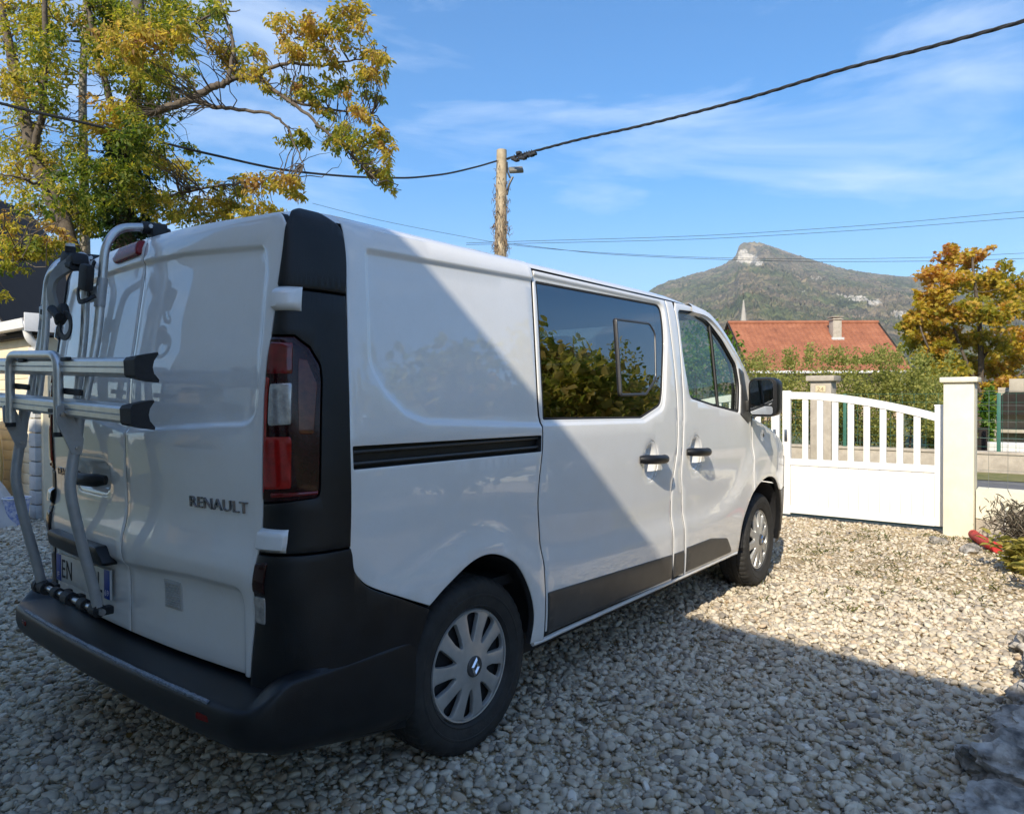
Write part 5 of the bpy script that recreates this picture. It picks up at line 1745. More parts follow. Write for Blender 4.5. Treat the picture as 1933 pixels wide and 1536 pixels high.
def pillar(y, label):
    t = thing('gate_pillar', (7.18, y, 0), label, 'gate pillar', 'gate pillars')
    MB().box((0, 0, .745), (.27, .255, 1.51), bev=.008).build('shaft', M['render'], t)
    MB().box((0, 0, 1.520), (.335, .315, .05), bev=.010).build('cap', M['render'], t)
    return t
pillar(-1.795, 'square cream rendered pillar with flat cap right of the gate')
pillar(1.69, 'square cream pillar on the hidden side of the gate')
lw = thing('low_wall', (7.26, -5.0, 0), 'low cream and grey wall carrying wire mesh right of the pillar', 'wall')
b = MB(); b.box((0, .02, .19), (.20, 6.1, .40)); b.build('masonry', M['concrete'], lw)
b = MB()
vs_, fs_ = [], []
rl_ = np.random.default_rng(2)
ys = np.linspace(3.07, -3.0, 60)
for y in ys:
    lowz = .30 + rl_.normal() * .018 - (.12 if y > 2.9 else 0)
    vs_ += [(-.112, y, lowz), (-.114, y, .455 - .02 * (3 - y) / 3), (.112, y, .462 - .02 * (3 - y) / 3), (.112, y, .3)]
for i in range(len(ys) - 1):
    for k in range(4):
        fs_.append((i*4 + k, i*4 + (k+1) % 4, i*4 + 4 + (k+1) % 4, i*4 + 4 + k))
b.add(vs_, fs_); b.build('render_coat', M['render'], lw)
b = MB()
for y in np.arange(2.98, -3.0, -.155):
    b.tube([(.02, y, .44), (.02, y, 1.42)], .0016, 4)
for z in (.52, .64, .79, .95, 1.11, 1.27, 1.41):
    b.tube([(.02, 3.05, z), (.02, -3.0, z)], .0016, 4)
stuff(b.build('wire_mesh', M['wire'], lw))
# loose plaster edge of the pillar and crack cord on the wall
b = MB(); b.tube([(-.125, 2.83, .29), (-.128, 2.835, .15), (-.126, 2.83, .02)], .005, 6); b.build('cord', M['whitepvc'], lw)
# red drain pipe
b = MB()
pth = crv([tuple(q) for q in [(6.93, -1.93, .060), (6.72, -2.0, .058), (6.50, -2.10, .050), (6.36, -2.17, .048)]], 22)
b.tube(pth, [.040 + (.004 if (i // 1) % 2 else 0) for i in range(len(pth))], 14)
tag(b.build('drain_pipe', M['red_pipe'], None, 50), 'red corrugated drain pipe lying at the foot of the cream pillar', 'pipe')

# ------------------------------------------------------------------ boulders and stones edging the bed
def stone_mat():
    m, nt, b = new_mat('lichened_limestone')
    tc = nt.nodes.new('ShaderNodeTexCoord')
    t = N(nt, 'ShaderNodeTexNoise', Scale=11.0, Detail=9.0, Roughness=.62); nt.links.new(tc.outputs['Object'], t.inputs['Vector'])
    rp = ramp(nt, [(.34, (.07, .066, .062)), (.45, (.20, .185, .165)), (.55, (.36, .335, .30)), (.68, (.52, .49, .44))])
    nt.links.new(t.outputs['Fac'], rp.inputs['Fac']); nt.links.new(rp.outputs['Color'], b.inputs['Base Color'])
    b.inputs['Roughness'].default_value = .9
    t2 = N(nt, 'ShaderNodeTexNoise', Scale=22.0, Detail=8.0, Roughness=.7); nt.links.new(tc.outputs['Object'], t2.inputs['Vector'])
    bp = N(nt, 'ShaderNodeBump', Strength=.45, Distance=.012); nt.links.new(t2.outputs['Fac'], bp.inputs['Height']); nt.links.new(bp.outputs['Normal'], b.inputs['Normal'])
    return m
M['limestone'] = stone_mat()
def boulder(x, y, sx, sy, sz, rz, seed, label, name='boulder', cat='boulder', z=0.0, sub=5, group='limestone boulders edging the bed'):
    bm = bmesh.new()
    bmesh.ops.create_icosphere(bm, subdivisions=sub, radius=1)
    o_ = Vector((seed * 7.3, seed * 3.1, seed * 1.7))
    for v in bm.verts:
        d = v.co.normalized()
        n1 = mnoise.fractal(d * 1.1 + o_, 1.0, 2.0, 5)
        n2 = mnoise.cell(d * 2.1 + o_)
        n3 = abs(mnoise.noise(d * 3.1 + o_ * 1.3))
        n4 = abs(mnoise.noise(Vector((d.x * 1.2, d.y * 1.2, d.z * 7)) + o_))
        r_ = 1 + .30 * n1 - .30 * n3 + .02 * n2 - .05 * n4 + .06 * mnoise.fractal(d * 6 + o_, 1.0, 2.1, 4)
        v.co = d * r_
        v.co.z = max(v.co.z, -.55)
        v.co = Vector((v.co.x * sx, v.co.y * sy, v.co.z * sz))
    me = bpy.data.meshes.new(name); bm.to_mesh(me); bm.free()
    o = put(name, me, M['limestone'], None, 32)
    o.location = (x, y, z + .45 * sz); o.rotation_euler = (0, 0, rz)
    return tag(o, label, cat, group)
boulder(1.96, -2.62, .19, .22, .13, .3, 1, 'large grey lichened boulder nearest in the lower right corner')
boulder(2.40, -2.62, .16, .18, .10, 1.1, 2, 'second shaded boulder behind the large corner one')
boulder(1.66, -2.55, .15, .16, .07, 2.0, 3, 'low flat mossy boulder at the bottom edge of the picture')
boulder(2.72, -2.66, .16, .17, .13, .2, 4, 'shaded boulder just inside the edge of the house shadow')
boulder(3.12, -2.66, .17, .16, .12, .9, 5, 'sunlit pale boulder just beyond the shadow edge')
boulder(3.55, -2.62, .18, .16, .11, 2.4, 6, 'farther sunlit pale boulder at the right edge')
boulder(2.15, -3.02, .20, .2, .12, .4, 8, 'dark boulder behind the large corner one at the right edge')
boulder(6.30, -1.98, .10, .08, .06, .5, 21, 'small pale stone in the gravel in front of the red pipe', 'loose_stone', 'stone', sub=3, group='loose stones by the pillar')
boulder(6.55, -1.70, .085, .06, .05, 1.4, 22, 'small rounded stone left of the red pipe', 'loose_stone', 'stone', sub=3, group='loose stones by the pillar')
boulder(6.15, -2.25, .07, .06, .04, .1, 23, 'flat brown stone between the red pipe and the yellow plant', 'loose_stone', 'stone', sub=3, group='loose stones by the pillar')
M['soil'] = simple('dark_bed_soil', (.07, .055, .04), .95, col2=(.15, .115, .08), scale=6, bump=.9, bscale=30)
sheet('flower_bed', [(1.2, -2.72), (5.2, -2.62), (6.2, -2.42), (7.1, -2.3), (7.1, -9), (1.2, -9)], .012, M['soil'])

# plants in the bed
M['yellowleaf'] = leaf_mat('yellow_green_leaves', [(0, (.12, .13, .03)), (.5, (.30, .27, .06)), (1, (.44, .36, .10))], .35)
M['lavender'] = leaf_mat('dry_grey_stems', [(0, (.10, .095, .07)), (.5, (.21, .19, .14)), (1, (.30, .25, .20))], .15)
M['shrubleaf'] = leaf_mat('hedge_leaves', [(0, (.020, .034, .010)), (.4, (.060, .085, .018)), (.7, (.13, .14, .03)), (1, (.20, .15, .05))], .3)
def tuft(name, loc, n, h, spread, ln, wd_, mat, label, cat, tone=(.1, .95), seed=1, lift=.6, kind='lance', nst=14):
    rng = np.random.default_rng(seed)
    t = thing(name, loc, label, cat)
    b = MB()
    st, tp_ = [], []
    for k in range(nst):
        a = rng.uniform(0, 6.283); r_ = spread * rng.random() ** .6
        e = np.array((math.cos(a) * r_, math.sin(a) * r_, h * rng.uniform(.6, 1)))
        pts = [np.array((e[0] * .25 * f + e[0] * .75 * f * f, e[1] * .25 * f + e[1] * .75 * f * f, e[2] * f)) for f in np.linspace(0, 1, 6)]
        b.tube(pts, [.006 * (1 - .7 * i / 5) for i in range(6)], 5)
        st += pts[1:]
    b.build('stem', M['bark'], t, 60)
    st = np.array(st)
    i = rng.integers(0, len(st), n)
    a = rng.uniform(0, 6.283, n)
    pos = st[i] + rng.normal(size=(n, 3)) * spread * .13
    pos[:, 2] = np.maximum(pos[:, 2], .01)
    ax = np.stack([np.cos(a), np.sin(a), rng.uniform(-.3, 1, n) * lift], 1)
    L_ = ln * rng.uniform(.7, 1.3, n)
    put('leaves', leaf_mesh('leaves', pos, ax, L_, L_ * wd_, rng.uniform(tone[0], tone[1], n), kind, seed), mat, t, 0)
    return t
tuft('yellow_plant', (5.62, -2.42, 0), 620, .24, .26, .10, .30, M['yellowleaf'], 'low yellow leafed plant at the edge of the bed below the pipe', 'plant', seed=3)
tuft('yellow_plant', (5.05, -2.58, 0), 380, .20, .18, .09, .30, M['yellowleaf'], 'smaller yellow leafed plant nearer along the bed edge', 'plant', seed=4)
tuft('lavender_bush', (6.65, -2.42, 0), 2600, .38, .36, .085, .06, M['lavender'], 'dry grey lavender bush against the low wall', 'bush', seed=5, lift=2.2, nst=40)
for k, (x, y) in enumerate([(4.7, -1.5), (5.2, -.95), (3.9, -1.9), (2.4, -1.75), (5.6, -.6)]):
    pass
# grass blades between the stones in the sun
rg = np.random.default_rng(31)
n = 900
gx = np.concatenate([rg.normal(5.0, .8, n // 2), rg.uniform(3.6, 7.0, n // 2)]); gy = np.concatenate([rg.normal(-.9, .35, n // 2), rg.uniform(-2.3, -.7, n // 2)])
kx = rg.integers(0, 60, n)
cx_ = rg.uniform(3.6, 6.9, 60); cy_ = rg.uniform(-2.3, -.75, 60)
pos = np.stack([cx_[kx] + rg.normal(size=n) * .05, cy_[kx] + rg.normal(size=n) * .05, np.full(n, .008)], 1)
pos = pos[(pos[:, 0] < 7.1)]
n = len(pos)
a = rg.uniform(0, 6.283, n)
L_ = rg.uniform(.025, .06, n)
gm = leaf_mesh('weeds', pos, np.stack([np.cos(a), np.sin(a), rg.uniform(.3, 1.2, n)], 1), L_, L_ * .18, rg.uniform(0, 1, n), 'small', 8)
M['weed'] = leaf_mat('weed_blades', [(0, (.05, .07, .015)), (1, (.20, .19, .06))], .3)
tag(stuff(put('weeds', gm, M['weed'], None, 0)), 'sparse weeds between the sunlit stones', 'weeds')

# fallen leaves on the gravel
rf_ = np.random.default_rng(51)
n = 190
pos = np.stack([rf_.uniform(-.5, 7.0, n), rf_.uniform(-2.5, 1.0, n), rf_.uniform(.014, .024, n)], 1)
k_ = rf_.random(n) < .35
pos[k_, 0] = rf_.uniform(-.4, 2.2, k_.sum()); pos[k_, 1] = rf_.uniform(1.2, 6.0, k_.sum())
a = rf_.uniform(0, 6.283, n)
L_ = rf_.uniform(.025, .055, n)
M['litter'] = leaf_mat('fallen_leaf_litter', [(0, (.10, .06, .03)), (.6, (.24, .15, .05)), (1, (.38, .28, .07))], .15)
tag(stuff(put('fallen_leaves', leaf_mesh('fallen_leaves', pos, np.stack([np.cos(a), np.sin(a), rf_.uniform(-.15, .25, n)], 1), L_, L_ * .55, rf_.uniform(0, 1, n), 'lance', 52), M['litter'], None, 0)), 'scattered brown leaves fallen on the gravel', 'leaves')

# ------------------------------------------------------------------ across the road
WX = 14.45
nw = thing('roadside_wall', (WX, 0, 0), 'low weathered wall with wire fence across the road', 'wall')
MB().box((0, 1.0, .13), (.22, 26, .40), bev=.01).build('masonry', M['concrete'], nw)
MB().box((0, 1.0, .345), (.27, 26, .05), bev=.01).build('coping', M['concrete'], nw)
b = MB()
for y in np.arange(-11.8, 13.8, .20):
    b.tube([(0, y, .35), (0, y, 1.42)], .003, 4)
for z in np.arange(.45, 1.43, .16):
    b.tube([(0, -11.9, z), (0, 13.9, z)], .003, 4)
stuff(b.build('wire_mesh', M['greenpost'], nw))
for y in (-9.0, -6.6, -4.0, -1.55, 1.02, 3.6, 6.2, 8.8):
    MB().box((-.05, y, .80), (.06, .06, 1.24), bev=.006).build('post', M['greenpost'], nw)
pp_ = thing('number_pillar', (14.35, 1.42, 0), 'square stone gatepost numbered 24 across the road', 'gatepost')
MB().box((0, 0, .84), (.40, .40, 1.70), bev=.012).build('shaft', M['concrete'], pp_)
MB().box((0, 0, 1.735), (.54, .54, .11), bev=.015).build('cap', M['concrete'], pp_)
tile = MB().box((-.206, 0, 1.52), (.012, .19, .13), bev=.003).build('number_tile', simple('cream_number_tile', (.60, .50, .32), .6, noise=.05), pp_)
me = text_mesh('24', 1.0, .02, 1.05)
co = np.array([v.co[:] for v in me.vertices]); lo_, hi_ = co.min(0), co.max(0)
for v in me.vertices:
    u = (v.co.x - lo_[0]) / (hi_[0] - lo_[0]); w = (v.co.y - lo_[1]) / (hi_[1] - lo_[1])
    v.co = (-.2135 - v.co.z * .05, .062 - .124 * u, 1.48 + .08 * w)
o = put('number', me, simple('faded_number_paint', (.25, .18, .10), .7, noise=.1), tile, 30)

def bush(name, c, rx_, ry_, h, n, ln, mat, label, cat='bush', tone=(.1, .9), seed=0, kind='small', group=None, spikes=0, base=.1):
    rng = np.random.default_rng(seed)
    t = thing(name, (c[0], c[1], 0), label, cat, group)
    m = 34
    sub = unit(rng.normal(size=(m, 3)) * np.array((1, 1, .9))) * (rng.random((m, 1)) ** .35)
    tt = rng.normal(size=m) * .16
    pk = rng.integers(0, m, n)
    d = sub[pk] + unit(rng.normal(size=(n, 3))) * (rng.random((n, 1)) ** .5) * .34
    pos = d * np.array((rx_, ry_, (h - base) * .46)) + np.array((0, 0, base + (h - base) * .5))
    if spikes:
        k = int(n * .10)
        sp = rng.integers(0, spikes, k)
        sx = rng.uniform(-.9, .9, spikes) * rx_; sy = rng.uniform(-.9, .9, spikes) * ry_
        hh = rng.uniform(.1, .45, spikes)
        f = rng.random(k)
        pos[:k] = np.stack([sx[sp] + rng.normal(size=k) * .05, sy[sp] + rng.normal(size=k) * .05, h * .86 + f * hh[sp]], 1)
    pos[:, 2] = np.maximum(pos[:, 2], .03)
    ax = unit(rng.normal(size=(n, 3)) + np.array((0, 0, .35)))
    L_ = ln * rng.uniform(.65, 1.35, n)
    ton_ = np.clip(rng.uniform(tone[0], tone[1], n) * .55 + .45 * (np.mean(tone) + tt[pk]), .01, .99)
    b = MB()
    for k in range(12):
        e = sub[k] * np.array((rx_, ry_, (h - base) * .4)) * .8 + np.array((0, 0, base + (h - base) * .5))
        b.tube([(e[0] * .1, e[1] * .1, -.02), (e[0] * .4, e[1] * .4, e[2] * .5), tuple(e)], [.025, .018, .006], 5)
    b.build('stems', M['bark'], t, 60)
    put('foliage', leaf_mesh('foliage', pos, ax, L_, L_ * rng.uniform(.5, .75, n), ton_, kind, seed), mat, t, 0)
    return t
M['hedge'] = leaf_mat('hedge_olive_leaves', [(0, (.09, .11, .028)), (.35, (.23, .25, .06)), (.65, (.38, .37, .11)), (1, (.50, .44, .19))], .5)
hl = ['olive green bush behind the numbered gatepost', 'olive bush seen through the middle of the gate', 'olive bush behind the falling end of the gate', 'rounded bush beside the cream pillar across the road', 'tall olive bush behind the gate\'s tall end']
for k, (y, x, rx_, h) in enumerate([(2.0, 15.9, .95, 2.45), (1.0, 15.6, .95, 2.40), (.15, 15.9, .85, 2.40), (-.55, 15.4, .5, 1.30), (3.1, 15.8, 1.0, 2.35)]):
    bush('hedge_bush', (x, y), .95, rx_, h, 9000, .060, M['hedge'], hl[k], seed=40 + k, spikes=14, group='bushes across the road')
M['greenhedge'] = leaf_mat('fresh_green_leaves', [(0, (.03, .07, .012)), (.5, (.10, .19, .02)), (1, (.22, .30, .05))], .45)
for k, (y, x, h) in enumerate([(4.9, 16.0, 3.3), (6.8, 15.9, 3.0)]):
    bush('green_bush', (x, y), 1.2, 1.35, h, 4200, .11, M['greenhedge'], ['fresh green bush seen through the van\'s front door windows', 'second fresh green bush hidden behind the van'][k], seed=60 + k, group='green bushes beyond the gate')

# maple beyond the pillar
M['maple'] = leaf_mat('autumn_maple_leaves', [(0, (.12, .14, .020)), (.25, (.30, .28, .04)), (.42, (.54, .40, .055)), (.58, (.54, .34, .085)), (.8, (.48, .22, .07)), (1, (.36, .12, .04))], .55)
md_ = 19.0
mp_ = thing('maple_tree', tuple(Vector((at(1850, 870, md_).x, at(1850, 870, md_).y, 0))), 'orange and yellow autumn maple behind the cream pillar', 'tree')
MO = np.array(mp_.location)
rm = np.random.default_rng(17)
b = MB()
lim = [[(1850, 900), (1850, 760), (1852, 680), (1848, 600), (1838, 520), (1835, 475)], [(1850, 740), (1815, 660), (1790, 580), (1780, 500)], [(1850, 760), (1790, 720), (1745, 640), (1730, 580)], [(1852, 680), (1890, 620), (1915, 540)], [(1850, 760), (1910, 720), (1960, 660), (1975, 560)], [(1850, 780), (1800, 760), (1740, 720)]]
mpts = []
for L_ in lim:
    c = crv([tuple(np.array(at(u, v, md_ + rm.normal() * .25)) - MO) for u, v in L_], 5)
    mpts += list(c)
    n = len(c)
    b.tube(c, [(.10 if L_ is lim[0] else .05) * (1 - .85 * i / n) for i in range(n)], 8)
spec = [(1835, 490, 28, 26, 300, .80), (1790, 490, 26, 28, 260, .85), (1760, 520, 34, 24, 220, .80), (1800, 530, 40, 24, 330, .72), (1850, 540, 45, 30, 420, .50), (1890, 520, 34, 40, 300, .45), (1912, 560, 30, 36, 260, .42),
        (1775, 560, 40, 24, 340, .66), (1733, 560, 20, 26, 110, .78), (1740, 590, 34, 24, 260, .55), (1790, 595, 45, 26, 380, .62), (1840, 590, 45, 30, 400, .42), (1885, 600, 40, 30, 300, .35), (1725, 620, 34, 22, 260, .48), (1770, 625, 45, 26, 400, .58), (1815, 640, 45, 28, 380, .40), (1880, 650, 40, 26, 300, .36),
        (1730, 650, 36, 20, 300, .42), (1765, 665, 45, 22, 380, .46), (1820, 690, 45, 28, 380, .38), (1750, 690, 40, 20, 260, .30), (1790, 700, 45, 22, 330, .34), (1870, 695, 50, 26, 420, .52), (1910, 680, 40, 36, 360, .62), (1925, 640, 30, 34, 280, .60), (1940, 590, 30, 40, 260, .66), (1960, 540, 30, 40, 220, .70),
        (1850, 730, 50, 20, 380, .40), (1900, 730, 45, 20, 340, .55), (1870, 755, 35, 16, 200, .62), (1765, 720, 40, 20, 230, .20), (1800, 745, 40, 22, 240, .16), (1940, 720, 40, 40, 330, .55), (1715, 600, 14, 16, 40, .62), (1850, 475, 12, 14, 50, .85)]
spec = [(u_, v_, ru_ * 1.05, rv_ * 1.1, int(n_ * 1.35), .27 + (t_ - .30) * .52) for u_, v_, ru_, rv_, n_, t_ in spec]
pos, ton = [], []
R3 = np.array([list(rgt), list(fwd), [0, 0, 1]])
for u, v, ru, rv, n, tone in spec:
    n = int(n * 1.3)
    c = np.array(at(u, v, md_ + rm.normal() * .6)) - MO
    k = md_ / 1357.6
    m = max(2, n // 28)
    sub = unit(rm.normal(size=(m, 3))) * (rm.random((m, 1)) ** .5)
    pk = rm.integers(0, m, n)
    d = sub[pk] + unit(rm.normal(size=(n, 3))) * (rm.random((n, 1)) ** .5) * .42
    pos.append(c + (d * np.array((ru * k * .85, .5, rv * k * .85))) @ R3)
    tt = rm.normal(size=m) * .10
    ton.append(tone + tt[pk] + rm.normal(size=n) * .08)
    twigs(b, mpts, [c + (sub[i] * np.array((ru * k * .8, .45, rv * k * .8))) @ R3 for i in range(min(m, 3))], rm, .010)
pos = np.concatenate(pos); ton = np.clip(np.concatenate(ton), .01, .99)
n = len(pos)
L_ = rm.uniform(.07, .125, n)
b.build('trunk', M['bark'], mp_, 60)
put('crown', leaf_mesh('crown', pos, rm.normal(size=(n, 3)) + np.array((0, 0, -.5)), L_, L_ * 1.0, ton, 'maple', 18), M['maple'], mp_, 0)

# things in the garden behind the fence at the far right
bq = thing('garden_barbecue', (17.6, -1.62, 0), 'pale garden barbecue with a dark pitched hood beyond the fence', 'barbecue')
M['palestone'] = simple('pale_block_stone', (.40, .36, .29), .85, noise=.10, scale=6, bump=.2)
for s in (-1, 1):
    MB().box((0, s * .42, .45), (.5, .14, .94), bev=.01).build('side_wall', M['palestone'], bq)
MB().box((.02, 0, .62), (.5, .70, .07), bev=.01).build('shelf', M['palestone'], bq)
MB().box((.20, 0, .80), (.10, .70, 1.5), bev=.01).build('back_wall', M['palestone'], bq)
b = MB(); b.prism([(-.62, .98), (.62, .98), (.18, 1.45), (-.18, 1.45)], 0, -.38, .30); b.build('hood', M['darkwood'], bq)
MB().box((.0, 0, 1.56), (.26, .26, .34), bev=.01).build('chimney', M['palestone'], bq)
tag(MB().box((16.0, -2.25, .30), (.5, 2.2, .30), bev=.01).build('garden_bench', simple('white_bench_slab', (.72, .70, .66), .7, noise=.05), None), 'long white slab bench behind the roadside fence', 'bench')
bush('climbing_ivy', (16.6, -1.20), .25, .16, 1.55, 1500, .09, M['greenhedge'], 'upright green ivy clump beside the pale barbecue', 'plant', seed=77)
tag(MB().box((15.4, -1.02, .45), (.05, .55, .62), bev=.01).build('planter_panel', M['darkwood'], None), 'dark timber planter panel just behind the roadside fence', 'planter')

# ------------------------------------------------------------------ far house, spire
def tile_mat():
    m, nt, b = new_mat('clay_roof_tiles')
    tc = nt.nodes.new('ShaderNodeTexCoord')
    t = N(nt, 'ShaderNodeTexNoise', Scale=1.3, Detail=8.0, Roughness=.7); nt.links.new(tc.outputs['Object'], t.inputs['Vector'])
    rp = ramp(nt, [(.3, (.20, .072, .038)), (.5, (.29, .108, .055)), (.7, (.37, .15, .08))])
    nt.links.new(t.outputs['Fac'], rp.inputs['Fac']); nt.links.new(rp.outputs['Color'], b.inputs['Base Color'])
    b.inputs['Roughness'].default_value = .85
    return m
M['tiles'] = tile_mat()
hz_ = thing('tiled_house', tuple(fr(46, 18.6, 0)), 'house with a broad orange tiled roof and grey chimney beyond the hedge', 'house', rz=math.atan2(rgt.y, rgt.x))
# local x along the ridge (to the right), local y away from the viewpoint
M['housewall'] = simple('pinkish_house_render', (.42, .30, .22), .9, noise=.08, scale=2)
MB().box((0, 0, 1.45), (8.6, 7.0, 2.9)).build('wall', M['housewall'], hz_)
b = MB(); b.prism([(-3.5, 2.88), (3.5, 2.88), (0, 5.75)], 0, -4.28, 4.28); b.build('gable', M['housewall'], hz_)
ridge_z, eave_z, hy = 6.07, 2.86, 4.1
rows_n = 26
rf = MB()
for side in (-1, 1):
    for k in range(rows_n):
        f0, f1 = k / rows_n, (k + 1) / rows_n
        y0, y1 = side * hy * (1 - f0), side * hy * (1 - f1)
        z0, z1 = eave_z + (ridge_z - eave_z) * f0, eave_z + (ridge_z - eave_z) * f1
        lift = .045
        nseg = 64
        vs_, fs_ = [], []
        for j in range(nseg + 1):
            x = -4.75 + 9.5 * j / nseg
            w_ = .022 * math.cos(j * math.pi)
            vs_ += [(x, y0, z0 + lift + w_), (x, y1 * 1.0, z1 + .012 + w_), (x, y0, z0 - .02)]
        for j in range(nseg):
            a = j * 3
            fs_ += [(a, a + 3, a + 4, a + 1), (a, a + 2, a + 5, a + 3)]
        rf.add(vs_, fs_)
stuff(rf.build('roof_tiles', M['tiles'], hz_, 20))
b = MB(); b.tube([(-4.8, 0, ridge_z + .05), (4.8, 0, ridge_z + .05)], .13, 8); b.build('ridge', M['tiles'], hz_)
for s in (-1, 1):
    b = MB()
    b.tube([(s * 4.80, -hy - .02, eave_z + .02), (s * 4.80, 0, ridge_z + .05), (s * 4.80, hy + .02, eave_z + .02)], .075, 4); b.build('verge_board', M['darkwood'], hz_)
MB().box((0, -hy - .06, eave_z - .03), (9.5, .12, .13)).build('gutter', M['whitepvc'], hz_)
MB().box((0, -hy + .30, eave_z - .10), (9.3, .60, .06)).build('soffit', M['whitepvc'], hz_)
ch = MB().box((1.55, -1.15, 5.55), (.52, .62, 1.35), bev=.01).build('chimney', M['concrete'], hz_)
MB().box((1.55, -1.15, 4.96), (.75, .85, .16), bev=.01).build('chimney_flashing', M['quoin'], ch)
for z in (6.16, 6.32):
    MB().box((1.55, -1.15, z), (.66, .76, .05), bev=.01).build('chimney_cap', M['concrete'], ch)
for xx in (-2.9, -.6, 2.2):
    w_ = MB().box((xx, -3.51, 1.7), (1.1, .06, 1.2)).build('window', M['darkwood'], hz_)
    MB().box((xx, -3.55, 1.7), (.95, .03, 1.05)).build('pane', M['privacy'], w_)

ch_ = thing('church_spire', tuple(fr(150, 48.3, 0)), 'slender pale church spire rising above the tiled roof', 'church', rz=.4)
MB().box((0, 0, 7.3), (2.6, 2.6, 14.6), bev=.1).build('tower', simple('grey_church_stone', (.30, .29, .27), .9, noise=.1, scale=.5), ch_)
b = MB(); b.lathe([(1.2, 14.6), (.85, 15.6), (.55, 18), (.10, 21.6), (0, 21.7)], 8); b.build('spire', simple('pale_spire_slate', (.36, .335, .30), .8, noise=.15, scale=.8), ch_, 20)
for k in range(4):
    a = k * math.pi / 2 + .78
    b = MB(); b.lathe([(.25, 14.6), (.2, 15.4), (0, 16.6)], 6, Matrix.Translation((1.15 * math.cos(a), 1.15 * math.sin(a), 0))); b.build('pinnacle', M['palestone'], ch_, 20)
b = MB(); b.tube([(0, 0, 21.5), (0, 0, 23.0)], .06, 6); b.tube([(-.4, 0, 22.4), (.4, 0, 22.4)], .05, 6); b.build('cross', M['darkwood'], ch_)

# ------------------------------------------------------------------ pole with street lamp, cables
pd = 18.0
pole = thing('utility_pole', tuple(fr(pd, (944 - 966.5) / 1357.6 * pd, 0)), 'weathered utility pole with a street lamp and dry climbing twigs', 'utility pole')
PO = np.array(pole.location)
def pr(u, v, d=pd):
    return tuple(np.array(at(u, v, d)) - PO)
b = MB()
c = crv([(-.10 * rgt.x, -.10 * rgt.y, -.2), pr(945, 470), pr(946, 380), pr(947, 284)], 6)
n = len(c)
b.tube(c, [.160 - .035 * i / n for i in range(n)], 16)
b.build('shaft', M['wood_pole'], pole)
b = MB(); b.tube(arc_path([pr(957, 368), pr(960, 350), pr(968, 334)], .2), .028, 8)
arm = b.build('lamp_arm', M['cladding'], pole)
b = MB()
hc = np.array(pr(974, 321))
b.box(tuple(hc), (.22, .36, .09), Matrix.Rotation(R(-35), 3, 'Y') @ Matrix.Rotation(R(25), 3, 'X') @ Matrix.Rotation(YAW, 3, 'Z'), bev=.025)
b.build('lamp_head', simple('grey_lamp_housing', (.18, .17, .14), .5, noise=.1), pole)
b = MB(); b.box(pr(954, 377), (.09, .09, .20), bev=.03); b.build('junction_box', M['whitepvc'], pole)
b = MB(); b.tube([pr(954.5, 300), pr(955, 330), pr(955, 365), pr(953, 420)], .014, 6); b.build('conduit', M['whitepvc'], pole)
b = MB(); b.tube([pr(957, 306), pr(958, 325), pr(963, 336)], .022, 6); b.build('lamp_cable', M['cable'], pole)
rp_ = np.random.default_rng(23)
b = MB()
for k in range(120):
    f = rp_.random() ** .7
    v = 300 + 180 * f
    side = rp_.choice([-1, 1])
    u0 = 946 + side * rp_.uniform(2, 13)
    pts = [pr(u0, v, pd - rp_.uniform(.05, .2))]
    u, vv = u0, v
    for j in range(5):
        u += side * rp_.uniform(-1.2, 3.4) * (0.4 + f); vv += rp_.uniform(-7, 7)
        pts.append(pr(u, vv, pd + rp_.normal() * .12))
    b.tube(pts, [.008, .007, .006, .005, .004, .003], 4, cap=False)
for k in range(70):   # twigs clinging to the face
    v = rp_.uniform(345, 480); u = 946 + rp_.uniform(-13, 13)
    b.tube([pr(u, v, pd - .20), pr(u + rp_.normal() * 2, v + rp_.uniform(4, 14), pd - .21), pr(u + rp_.normal() * 4, v + rp_.uniform(12, 28), pd - .20)], .006, 4, cap=False)
stuff(b.build('climbing_twigs', simple('dry_brown_twigs', (.19, .13, .08), .9, noise=.3), pole, 60))

def cable_pts(u0, d0, u1, d1, uv, n):
    l0, l1 = (u0 - 966.5) / 1357.6 * d0, (u1 - 966.5) / 1357.6 * d1
    us, vs__ = zip(*uv)
    o_ = np.argsort(us)
    f = pchip(np.array(us, float)[o_], np.array(vs__, float)[o_])
    out = []
    for t in np.linspace(0, 1, n):
        d = d0 + (d1 - d0) * t; lat = l0 + (l1 - l0) * t
        u = 966.5 + 1357.6 * lat / d
        out.append(at(u, float(f(u)), d))
    return out
cbm = cable_pts(957, 17.9, 2200, 9.6, [(957, 300), (1000, 288), (1100, 262), (1200, 240), (1400, 189), (1600, 129), (1760, 88), (1933, 40), (2200, -40)], 150)
cb = thing('twisted_cable', tuple(cbm[0]), 'thick black twisted power cable running from the pole to the upper right', 'cable')
for k in range(3):
    b = MB()
    pts = []
    for i, q in enumerate(cbm):
        t_ = (cbm[min(i + 1, len(cbm) - 1)] - cbm[max(i - 1, 0)]).normalized()
        n1 = t_.cross(Vector((0, 0, 1))).normalized(); n2 = n1.cross(t_)
        a = i * .62 + k * 2.094
        pts.append(q - cbm[0] + (n1 * math.cos(a) + n2 * math.sin(a)) * .017)
    b.tube(pts, .017, 6)
    b.build('strand', M['cable'], cb)
b = MB()
for k in range(9):
    q = cbm[3 + k]
    b.box(tuple(q - cbm[0] + Vector((0, 0, rp_.uniform(-.10, .06)))), (.12, .12, .07), bev=.02)
    if k < 8:
        b.tube([q - cbm[0] + Vector((0, 0, .05)), cbm[4 + k] - cbm[0] + Vector((0, 0, -.12))], .014, 5)
stuff(b.build('connectors', M['cable'], cb))
